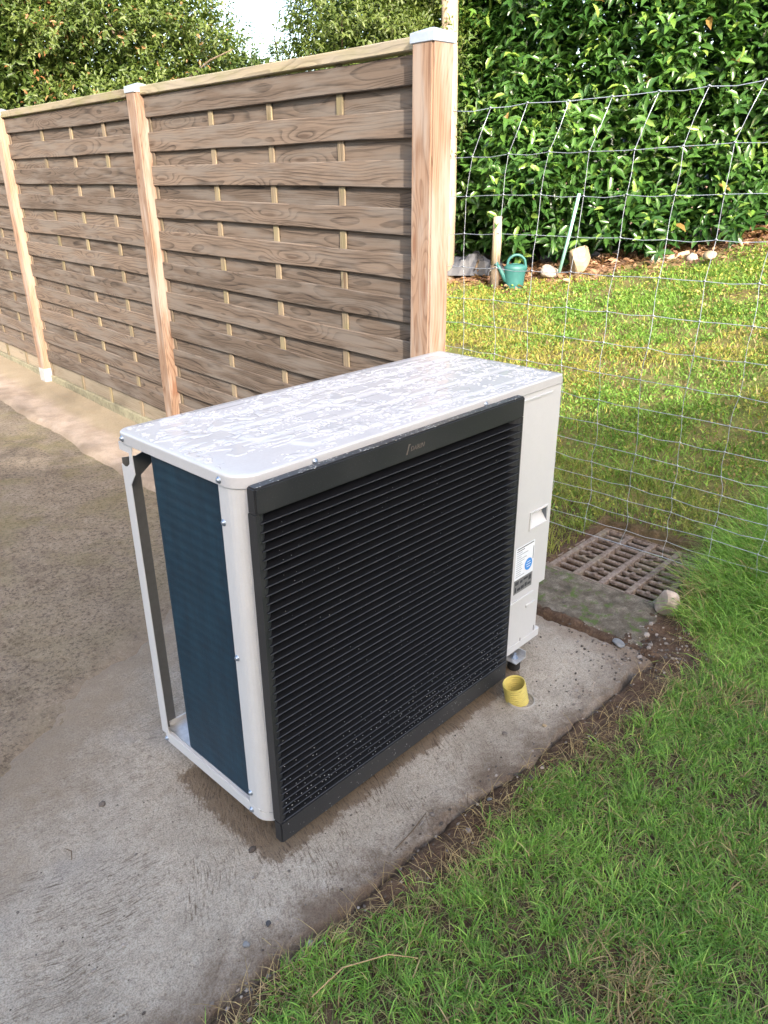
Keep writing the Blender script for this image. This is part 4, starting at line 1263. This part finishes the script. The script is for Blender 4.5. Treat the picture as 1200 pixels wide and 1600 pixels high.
shrub('leafy_shrub', 'yellowish-green shrub just left of the capped end post', (5.75, 5.25, 2.25), (0.82, 0.82, 1.7), 220, 26, 0.062, ((0.042, 0.075, 0.014), (0.12, 0.155, 0.035)), 34)
shrub('leafy_shrub', 'dark green shrub filling in behind the bare wooden pole', (6.75, 5.1, 2.0), (0.85, 0.85, 1.9), 170, 24, 0.075, ((0.035, 0.08, 0.018), (0.09, 0.15, 0.03)), 35)
shrub('leafy_shrub', 'dark shrub far back behind the left corner', (3.2, 9.3, 2.0), (1.4, 1.1, 1.7), 130, 22, 0.075, ((0.03, 0.055, 0.015), (0.08, 0.11, 0.03)), 36)

# ------------------------------------------------------------------ grass
def blades(P, h, w, az, lean, col, seed=0):
    """curved tapering blades, 7 vertices each; az = lean direction"""
    n = len(P)
    d = np.stack([np.cos(az), np.sin(az), np.zeros(n)], 1)
    sd = np.random.default_rng(seed).uniform(0, 6.283, n)
    x = np.stack([np.cos(sd), np.sin(sd), np.zeros(n)], 1)
    V = np.zeros((n, 7, 3))
    for k, (f, wf_) in enumerate(((0, 1.0), (0.4, 0.9), (0.75, 0.6))):
        c = P + d * (lean * h * f ** 1.8)[:, None]
        c[:, 2] += h * (f - 0.35 * lean * f ** 2.2)
        V[:, 2 * k] = c - x * (w * wf_ / 2)[:, None]; V[:, 2 * k + 1] = c + x * (w * wf_ / 2)[:, None]
    c = P + d * (lean * h)[:, None]; c[:, 2] += h * (1 - 0.42 * lean)
    V[:, 6] = c
    base = (np.arange(n) * 7)[:, None]
    Q = np.concatenate([base + np.array([[0, 1, 3, 2]]), base + np.array([[2, 3, 5, 4]])])
    T = base + np.array([[4, 5, 6]])
    return V.reshape(-1, 3), Q, T, np.repeat(col, 7, axis=0)
def grass_obj(name, label, P, h, w, az, lean, col, seed):
    V, Q, T, CC = blades(P, h, w, az, lean, col, seed)
    return tag(put(bpy.data.objects.new(name, np_mesh(name, V, Q, T, W['grass'], CC, True))), label, 'grass', None, 'stuff')
G1, G2, G3, STRAW, BROWN = (0.115, 0.235, 0.045), (0.205, 0.375, 0.075), (0.34, 0.48, 0.12), (0.44, 0.35, 0.20), (0.22, 0.15, 0.085)
def grass_cols(x, y, rg, yel=0.12, straw=0.12):
    n = len(x)
    p = fbm(x, y, 3, 5.0)
    c = lerp3(G1, G2, np.clip(rg.random(n) * 0.8 + (p - 0.5) * 1.2, 0, 1))
    k = rg.random(n) < yel + np.clip(p - 0.55, 0, 1) * 1.0
    c[k] = lerp3(G2, G3, rg.random(k.sum()))
    p2 = fbm(x + 20, y, 3, 4.0)
    k = rg.random(n) < straw * 0.5 + np.clip(p2 - 0.56, 0, 1) * 1.4 * straw / 0.12
    c[k] = lerp3(BROWN, STRAW, rg.random(k.sum()))
    return c * rg.uniform(0.8, 1.2, (n, 1))
# foreground lawn, growing in tufts
rg = np.random.default_rng(41)
nt_ = 23000
tx = rg.uniform(-0.75, 2.7, nt_); ty = rg.uniform(-1.55, -0.1, nt_)
ed = LAWN_Y(tx) - ty
ok = (ed > 0) & (rg.random(nt_) < 0.25 + 0.75 * sstep(0.0, 0.07, ed)) & (rg.random(nt_) < 0.45 + 0.9 * sstep(0.38, 0.55, fbm(tx, ty, 3, 7)))
tx, ty = tx[ok], ty[ok]
per = 11
X = np.repeat(tx, per) + rg.normal(size=len(tx) * per) * 0.009; Y = np.repeat(ty, per) + rg.normal(size=len(tx) * per) * 0.009
P = np.stack([X, Y, ground_z(X, Y) - 0.004], 1)
az0 = np.repeat(rg.uniform(0, 6.28, len(tx)), per); hh = np.repeat(rg.uniform(0.026, 0.055, len(tx)), per) * rg.uniform(0.6, 1.25, len(X))
grass_obj('lawn_grass', 'short damp green lawn in the foreground at lower right', P, hh, rg.uniform(0.0018, 0.0036, len(X)), az0 + rg.normal(size=len(X)) * 0.9, rg.uniform(0.25, 1.25, len(X)), grass_cols(X, Y, rg, 0.16, 0.17), 1)
# flattened thatch between the tufts
n = 52000
X = rg.uniform(-0.75, 2.7, n); Y = rg.uniform(-1.55, -0.1, n)
ok = LAWN_Y(X) - Y > 0.012; X, Y = X[ok], Y[ok]; n = len(X)
P = np.stack([X, Y, ground_z(X, Y) + 0.001], 1)
c = lerp3((0.14, 0.20, 0.055), (0.36, 0.32, 0.17), rg.random(n)) * rg.uniform(0.6, 1.1, (n, 1))
grass_obj('lawn_thatch', 'flattened pale thatch under the lawn blades in the foreground', P, rg.uniform(0.015, 0.04, n), rg.uniform(0.0012, 0.0026, n), rg.uniform(0, 6.28, n), rg.uniform(1.0, 2.0, n), c, 7)
# longer tufts along the lawn edge and beside the drain
n = 5200
X = rg.normal(2.15, 0.28, n); Y = rg.normal(-0.42, 0.13, n)
X2 = rg.uniform(1.56, 2.2, 1500); Y2 = rg.normal(-0.31, 0.06, 1500); X = np.concatenate([X, X2]); Y = np.concatenate([Y, Y2])
ok = (Y < LAWN_Y(X) + 0.02); X, Y = X[ok], Y[ok]; n = len(X)
P = np.stack([X, Y, ground_z(X, Y) - 0.004], 1)
hh = rg.uniform(0.08, 0.20, n) * np.where(X < 1.75, 0.7, 1.0)
cc = grass_cols(X, Y, rg, 0.3, 0.16)
grass_obj('long_grass', 'long flopping grass beside the drain grate', P, hh, rg.uniform(0.002, 0.0045, n), rg.normal(2.5, 0.9, n), rg.uniform(0.5, 1.35, n), cc, 2)
# garden lawn beyond the wire fence
n = 260000
X = 1.93 + 6.2 * rg.random(n) ** 1.35; Y = rg.uniform(-2.2, 6.0, n)
pn = fbm(X, Y, 4, 1.1); pf = fbm(X + 4, Y, 3, 4.0)
bare = sstep(0.50, 0.62, fbm(X + 30, Y + 3, 3, 0.9))
hd_ = hedge_depth(X, Y)
ok = (hd_ < -0.45) & (rg.random(n) < (0.25 + 0.75 * sstep(0.35, 0.55, pf)) * (1 - 0.75 * bare)) & ((X > 2.11) | (Y > 0.33) | (Y < -0.2))
ang = np.degrees(np.arctan2(X - CAM[0], Y - CAM[1]))
ok &= (ang > 40) & (ang < 90)
X, Y = X[ok], Y[ok]; n = len(X)
dist = np.hypot(X - CAM[0], Y - CAM[1])
P = np.stack([X, Y, ground_z(X, Y) - 0.005], 1)
sx = -HD[1] * 0 + (Y - 0.25 * (X - 2))              # towards the left of the lawn it is yellower
broad = fbm(X + 11, Y + 2, 3, 0.75)
band = np.exp(-((dist - 5.0 - 0.9 * (fbm(X, Y, 2, 1.2) - .5)) / 0.6) ** 2)
yl = np.clip(sstep(0.4, 2.2, sx) * 0.85 * sstep(0.34, 0.50, broad) + 0.85 * band * sstep(0.42, 0.56, fbm(X + 50, Y, 3, 1.6)), 0, 0.9)
c = lerp3((0.11, 0.21, 0.035), (0.20, 0.34, 0.06), np.clip(rg.random(n) * 0.5 + (fbm(X, Y, 3, 3.0) - 0.25), 0, 1))
olive = 0.35 * sstep(4.4, 3.4, dist)
k = rg.random(n) < olive
c[k] = lerp3((0.15, 0.18, 0.04), (0.27, 0.28, 0.08), rg.random(k.sum()))
k = rg.random(n) < yl
c[k] = lerp3((0.25, 0.25, 0.055), (0.42, 0.37, 0.09), rg.random(k.sum()))
k = rg.random(n) < 0.04 + 0.15 * band
c[k] = lerp3((0.20, 0.14, 0.07), (0.40, 0.31, 0.16), rg.random(k.sum()))
c *= rg.uniform(0.8, 1.2, (n, 1))
grass_obj('garden_grass', 'patchy yellow-green grass of the garden beyond the wire fence', P, rg.uniform(0.025, 0.065, n) * (1 + 0.4 * pf[ok] if False else 1), 0.0016 + 0.00095 * dist * rg.uniform(0.7, 1.3, n), rg.uniform(0, 6.28, n), rg.uniform(0.3, 1.4, n), c, 3)
# yellowing grass pressing in on the grate from behind
n = 9000
X = rg.uniform(1.33, 2.5, n); Y = rg.uniform(-0.2, 0.95, n)
ok = ((Y > 0.315) | (X > 2.10)) & (X > 1.30 + 0.25 * sstep(0.40, 0.32, Y)) & (rg.random(n) < 0.35 + 0.9 * sstep(0.4, 0.6, fbm(X, Y, 3, 6.0)))
X, Y = X[ok], Y[ok]; n = len(X)
P = np.stack([X, Y, ground_z(X, Y) - 0.004], 1)
c = lerp3((0.14, 0.22, 0.045), (0.36, 0.33, 0.10), np.clip(rg.random(n) * 0.7 + 0.5 * (fbm(X, Y, 2, 3) - 0.3), 0, 1)) * rg.uniform(0.7, 1.15, (n, 1))
grass_obj('verge_grass', 'yellowing grass crowding the back of the drain grate', P, rg.uniform(0.03, 0.10, n), rg.uniform(0.002, 0.0042, n), rg.uniform(0, 6.28, n), rg.uniform(0.4, 1.3, n), c, 8)
# broad-leaved weeds and clover in the garden
n = 42000
cx_ = 2.0 + 5.0 * rg.random(900) ** 1.2; cy_ = rg.uniform(-1.5, 4.5, 900)
idx = rg.integers(0, 900, n)
sp = rg.uniform(0.03, 0.13, 900)
X = cx_[idx] + rg.normal(size=n) * sp[idx]; Y = cy_[idx] + rg.normal(size=n) * sp[idx]
ok = (hedge_depth(X, Y) < -0.6) & (X > 1.95) & ((X > 2.12) | (Y > 0.34) | (Y < -0.2))
X, Y, idx = X[ok], Y[ok], idx[ok]; n = len(X)
P = np.stack([X, Y, ground_z(X, Y) + rg.uniform(0.0, 0.045, n)], 1)
A = rg.normal(size=(n, 3)) + np.array([0, 0, 0.35]); N = np.tile(np.array([0, 0, 1.0]), (n, 1)) + rg.normal(size=(n, 3)) * 0.3
L = rg.uniform(0.010, 0.022, n) * (0.8 + 0.15 * (X - 1.9))
tone = np.clip(fbm(cx_, cy_, 2, 0.8)[idx] * 1.5 - 0.25 + rg.normal(size=n) * 0.12, 0, 1)
C = lerp3((0.11, 0.22, 0.035), (0.21, 0.34, 0.06), rg.random(n))
k = tone > 0.6; C[k] = lerp3((0.20, 0.25, 0.045), (0.36, 0.36, 0.08), rg.random(k.sum()))
k = tone > 0.86; C[k] = lerp3((0.20, 0.13, 0.06), (0.36, 0.27, 0.11), rg.random(k.sum()))
V, T, CC = leaves_arrays(P, A, N, L, L * 0.75, C)
tag(put(bpy.data.objects.new('garden_weeds', np_mesh('garden_weeds', V, None, T, W['leaf2'], CC, True))), 'low clover and broad-leaved weeds in the garden beyond the wire fence', 'weeds', None, 'stuff')
# fallen leaves on the bank under the hedge
n = 2600
S = rg.uniform(0.2, 6.8, n); dd_ = -np.abs(rg.normal(0.15, 0.32, n)) + 0.1
X = HA[0] + HD[0] * S + HN[0] * dd_; Y = HA[1] + HD[1] * S + HN[1] * dd_
P = np.stack([X, Y, ground_z(X, Y) + rg.uniform(0.0, 0.03, n)], 1)
A = rg.normal(size=(n, 3)) * np.array([1, 1, 0.35]); N = np.array([[0, 0, 1.0]]) + rg.normal(size=(n, 3)) * 0.55
L = rg.uniform(0.05, 0.11, n)
C = lerp3((0.13, 0.065, 0.035), (0.48, 0.30, 0.19), rg.random(n))
V, T, CC = leaves_arrays(P, A, N, L, L * 0.5, C)
tag(put(bpy.data.objects.new('fallen_leaves', np_mesh('fallen_leaves', V, None, T, W['leaf2'], CC, True))), 'dry brown fallen leaves on the ground below the hedge', 'fallen leaves', None, 'stuff')
# dry bits of straw along the lawn edge
n = 1500
X = rg.uniform(-0.5, 1.6, n); Y = LAWN_Y(X) + rg.normal(0.0, 0.035, n)
P = np.stack([X, Y, ground_z(X, Y) + 0.002], 1)
grass_obj('dry_straw', 'dead straw-coloured grass bits along the edge of the lawn', P, rg.uniform(0.015, 0.06, n), rg.uniform(0.001, 0.0022, n), rg.uniform(0, 6.28, n), rg.uniform(0.9, 1.9, n), lerp3(BROWN, STRAW, rg.random(n)), 4)

# ------------------------------------------------------------------ stones
def stone(name, label, pos, size, mat, seed, cat='stone', group=None, sub=2):
    r = np.random.default_rng(seed)
    bm = bmesh.new(); bmesh.ops.create_icosphere(bm, subdivisions=sub, radius=1.0)
    pl = unit(r.normal(size=(9, 3))); pd = r.uniform(0.55, 0.95, 9)
    for v in bm.verts:
        p = np.array(v.co[:])
        for a, d in zip(pl, pd):
            e = p @ a - d
            if e > 0: p = p - a * e * 0.9
        v.co = Vector(p * np.array(size) / 2)
    o = bm_obj(name, bm, mat)
    o.location = pos; o.rotation_euler = (0, 0, r.uniform(0, 3))
    return tag(o, label, cat, group)
stone('pale_stone', 'chunky whitish stone at the corner of the drain grate', (1.60, -0.20, 0.038), (0.092, 0.085, 0.115), W['stone_white'], 1, sub=3)
stone('pebble', 'smooth blue-grey pebble on the concrete in front of the grille', (0.458, -0.285, 0.004), (0.021, 0.017, 0.012), W['stone_grey'], 2)
stone('pebble', 'blackish pebble on the concrete near the bottom edge', (-0.13, -0.155, 0.004), (0.017, 0.012, 0.010), W['stone_dark'], 3)
stone('pebble', 'light grey pebble next to the lawn edge near the bottom', (-0.19, -0.16, 0.004), (0.017, 0.014, 0.011), W['stone_grey'], 4)
stone('pebble', 'round brownish pebble in front of the yellow duct', (0.79, -0.225, 0.003), (0.014, 0.014, 0.011), W['stone_tan'], 5)
stone('pebble', 'small white pebble on the soil edge', (0.64, -0.315, 0.006), (0.011, 0.010, 0.008), W['stone_white'], 6)
stone('flat_stone', 'flat grey-green stone at the broken corner of the concrete pad', (1.30, -0.18, 0.008), (0.055, 0.036, 0.02), W['stone_grey'], 7)
stone('tan_rock', 'big upright tan rock leaning at the foot of the hedge', (6.43, 3.06, 0.62), (0.26, 0.26, 0.34), W['stone_tan'], 8, sub=3)
stone('pale_rock', 'low cream-coloured rock right of the watering can', (6.28, 3.31, 0.50), (0.25, 0.20, 0.16), W['stone_white'], 9, sub=3)
stone('tan_rock', 'flat sand-coloured rock on the grass bank at the right edge', (6.55, 1.80, 0.72), (0.20, 0.14, 0.10), W['stone_tan'], 10, sub=3)
stone('pale_rock', 'dusty beige rock lying beside the flat sand-coloured rock', (6.75, 2.05, 0.68), (0.15, 0.12, 0.10), W['stone_white'], 13, sub=3)
# crumbs of gravel scattered on soil and pad
rg = np.random.default_rng(51)
n = 750
X = np.concatenate([rg.uniform(-0.4, 1.3, 260), rg.normal(1.36, 0.10, 260), rg.uniform(0.85, 1.28, 150), rg.uniform(-0.6, 0.9, 80)])
Y = np.concatenate([rg.normal(-0.27, 0.05, 260), rg.normal(-0.25, 0.13, 260), rg.uniform(-0.25, 0.3, 150), rg.uniform(-0.25, 0.7, 80)])
ok = ~((X > -0.02) & (X < 1.1) & (Y > -0.06) & (Y < 0.5)); X, Y = X[ok], Y[ok]; n = len(X)
s = rg.uniform(0.0012, 0.0045, n) * np.where(rg.random(n) < 0.08, 2.0, 1)
s[(X > 1.2)] *= 1.2
Z = np.maximum(ground_z(X, Y), np.where(Y > PAD_Y(X), 0.0, -1)) + s * 0.3
V, T = scatter_blobs(np.stack([X, Y, Z], 1), np.stack([s * rg.uniform(.8, 1.5, n), s * rg.uniform(.7, 1.2, n), s * 0.7], 1))
V = V + np.random.default_rng(1).normal(size=V.shape) * 0.0004
cc = np.repeat(lerp3((0.05, 0.04, 0.035), (0.30, 0.27, 0.25), rg.random(n) ** 2.2), len(iv), axis=0)
gm = Mat('gravel_mix'); a_ = gm.n('Attribute', attribute_name='tint'); gm.surf(a_, 0.85)
tag(put(bpy.data.objects.new('gravel', np_mesh('gravel', V, None, T, gm.m, cc))), 'loose crumbs of gravel on the soil and concrete edge', 'gravel', None, 'stuff')
# twigs
tag(tube('twig', [(0.19, -0.215, 0.004), (0.25, -0.21, 0.006), (0.32, -0.195, 0.004)], [0.0010, 0.0014, 0.0008], W['twig'], None, 5), 'thin straight brown twig lying on the concrete in front of the grille', 'twig')
tag(tube('twig', [(0.25, -0.285, 0.010), (0.265, -0.292, 0.013), (0.285, -0.305, 0.010)], [0.0022, 0.0026, 0.0016], W['twig'], None, 5), 'short thick dark twig on the soil edge', 'twig')
tag(tube('twig', [(-0.33, 0.335, 0.004), (-0.325, 0.315, 0.008), (-0.335, 0.295, 0.004)], [0.001, 0.0014, 0.0008], W['twig'], None, 5), 'little curved twig alone on the concrete at lower left', 'twig')
tag(tube('grass_stalk', [(-0.19, -0.36, 0.05), (-0.12, -0.37, 0.068), (-0.04, -0.41, 0.062), (0.0, -0.45, 0.05)], [0.0012, 0.0014, 0.0013, 0.0008], W['straw'], None, 5), 'long bent straw stalk lying over the lawn at the bottom edge', 'grass stalk')

# ------------------------------------------------------------------ things in the garden
wc = thing('watering_can', 'teal plastic watering can standing by the wooden stake', 'watering can', (5.989, 3.527, float(terrain(5.989, 3.527)) - 0.005), math.radians(-45))
wc.scale = (0.93, 0.93, 0.96)
bm = bmesh.new()
add_lathe(bm, [(0.001, 0.0), (0.085, 0.0), (0.094, 0.01), (0.10, 0.08), (0.113, 0.195), (0.117, 0.21), (0.112, 0.225), (0.085, 0.245), (0.05, 0.252), (0.046, 0.245)], 26, 1.05, 0.80)
bm_obj('body', bm, W['teal'], wc, True)
arc = [(0.095 * math.cos(a) * 1.0 + 0.012, 0, 0.255 + 0.085 * math.sin(a)) for a in [math.radians(x) for x in range(0, 181, 15)]]
tube('handle', [(0.112, 0, 0.17)] + [(0.118, 0, 0.22)] + arc + [(-0.09, 0, 0.235)], 0.014, W['teal'], wc, 10)
tube('spout', [(-0.095, 0, 0.075), (-0.135, 0, 0.15), (-0.165, 0, 0.20), (-0.20, 0, 0.245)], [0.030, 0.024, 0.020, 0.019], W['teal'], wc, 12)
bm = bmesh.new()
add_lathe(bm, [(0.019, 0.0), (0.026, 0.012), (0.026, 0.018), (0.0005, 0.021)], 14)
rose = bm_obj('rose', bm, W['teal'], wc, True)
rose.location = (-0.20, 0, 0.245); rose.rotation_euler = (0, math.radians(-38), 0)
x, y = 5.884, 3.698
z0 = float(terrain(x, y))
stk = thing('wooden_stake', 'short round wooden stake with dark foot left of the watering can', 'stake', (x, y, z0))
tube('shaft', [(0, 0, 0.24), (0.003, -0.004, 0.45), (0.0, 0, 0.70)], [0.046, 0.046, 0.043], W['pole'], stk, 14)
tube('dark_foot', [(0, 0, -0.1), (0, 0, 0.2405)], [0.043, 0.0455], W['bark'], stk, 14)
tube('wire_tie', [(-0.05 * math.cos(a), -0.05 * math.sin(a), 0.20 + 0.03 * math.sin(a)) for a in [k * 0.5 for k in range(13)]], 0.004, W['wire'], stk, 5)
x, y = 5.87, 4.33
tag(tube('wooden_pole', [(x, y, float(terrain(x, y)) - 0.2), (x + 0.005, y, 1.2), (x, y + 0.02, 2.4), (x - 0.03, y + 0.05, 4.2)], [0.085, 0.083, 0.080, 0.076], W['pole'], None, 16), 'tall bare round wooden pole rising behind the capped fence post', 'pole')
tag(tube('garden_cane', [(6.25, 3.173, 0.50), (6.262, 3.10, 0.87), (6.273, 3.037, 1.24)], [0.017, 0.016, 0.016], W['teal_stick'], None, 8), 'pale teal cane leaning against the hedge', 'cane')
# crumpled dark sheeting by the stake
bm = bmesh.new()
r = random.Random(6)
bmesh.ops.create_grid(bm, x_segments=18, y_segments=14, size=0.5)
for v in bm.verts:
    a = 1 - max(abs(v.co.x), abs(v.co.y)) / 0.5
    v.co = Vector((v.co.x * 0.75, v.co.y * 0.55, 0.01 + min(a * 3, 1) * (0.06 + 0.20 * float(fbm(v.co.x * 1.0 + 3, v.co.y + 8, 3, 4.0)))))
sheet = bm_obj('crumpled_sheet', bm, W['bag'], None)
sheet.location = (6.22, 4.22, float(terrain(6.22, 4.22)) - 0.03); sheet.rotation_euler = (0, 0, math.radians(-45))
tag(sheet, 'crumpled dark plastic sheet under the hedge beside the stake', 'plastic sheet')
for k, (a, b) in enumerate((((6.20, 4.10, 0.62), (5.98, 4.02, 0.50)), ((6.25, 3.95, 0.70), (6.02, 3.86, 0.45)))):
    tag(tube('dry_branch', [a, tuple((p + q) / 2 + 0.02 for p, q in zip(a, b)), b], [0.006, 0.009, 0.011], W['twig'], None, 5), ['upper', 'lower'][k] + ' of two dry brown branches propped behind the stake', 'branch')
tag(tube('fallen_branch', [(6.62, 2.40, 0.62), (6.72, 2.27, 0.66), (6.83, 2.12, 0.72)], [0.030, 0.028, 0.02], W['pole'], None, 8), 'pale piece of branch lying on the leaf litter at the hedge foot', 'branch')

# ------------------------------------------------------------------ the house behind the camera (its shadow covers the foreground)
hr = math.radians(-33.4)
hc = Vector((0.55, 0.835, 0)) * -7.45 + Vector((0.835, -0.55, 0)) * 0.5
house = thing('house', 'rendered house behind the camera whose shadow covers the foreground', 'house', hc, hr)
# local +Y faces the yard
box('wall', (-9, -8.4, -0.3), (9, -0.4, 4.75), W['house'], house)
bm = bmesh.new()
add_prism(bm, [(0.0, 4.85), (-8.8, 4.85), (-8.8, 5.0), (-4.4, 6.2), (0.0, 5.0)], lambda a, b, d: Vector((-9.4 + d, a, b)), 18.8)
bm_obj('roof', bm, W['roof'], house)
for wx in (-6, -2, 2.5, 6):
    w_ = box('window', (wx - 0.6, -0.42, 1.0), (wx + 0.6, -0.38, 2.2), W['shoe'], house)
    box('pane', (wx - 0.52, -0.379, 1.08), (wx + 0.52, -0.372, 2.12), W['glass'], w_)

# a small tree by the house: its crown dapples the edge of the shade on the yard
shrub('garden_tree', 'small tree standing by the house behind the camera', (-4.3, -4.5, 4.3), (0.85, 0.85, 0.8), 34, 12, 0.08, OLIVE, 77, stems=5, group='trees by the house', cl=0.3, fill=0)
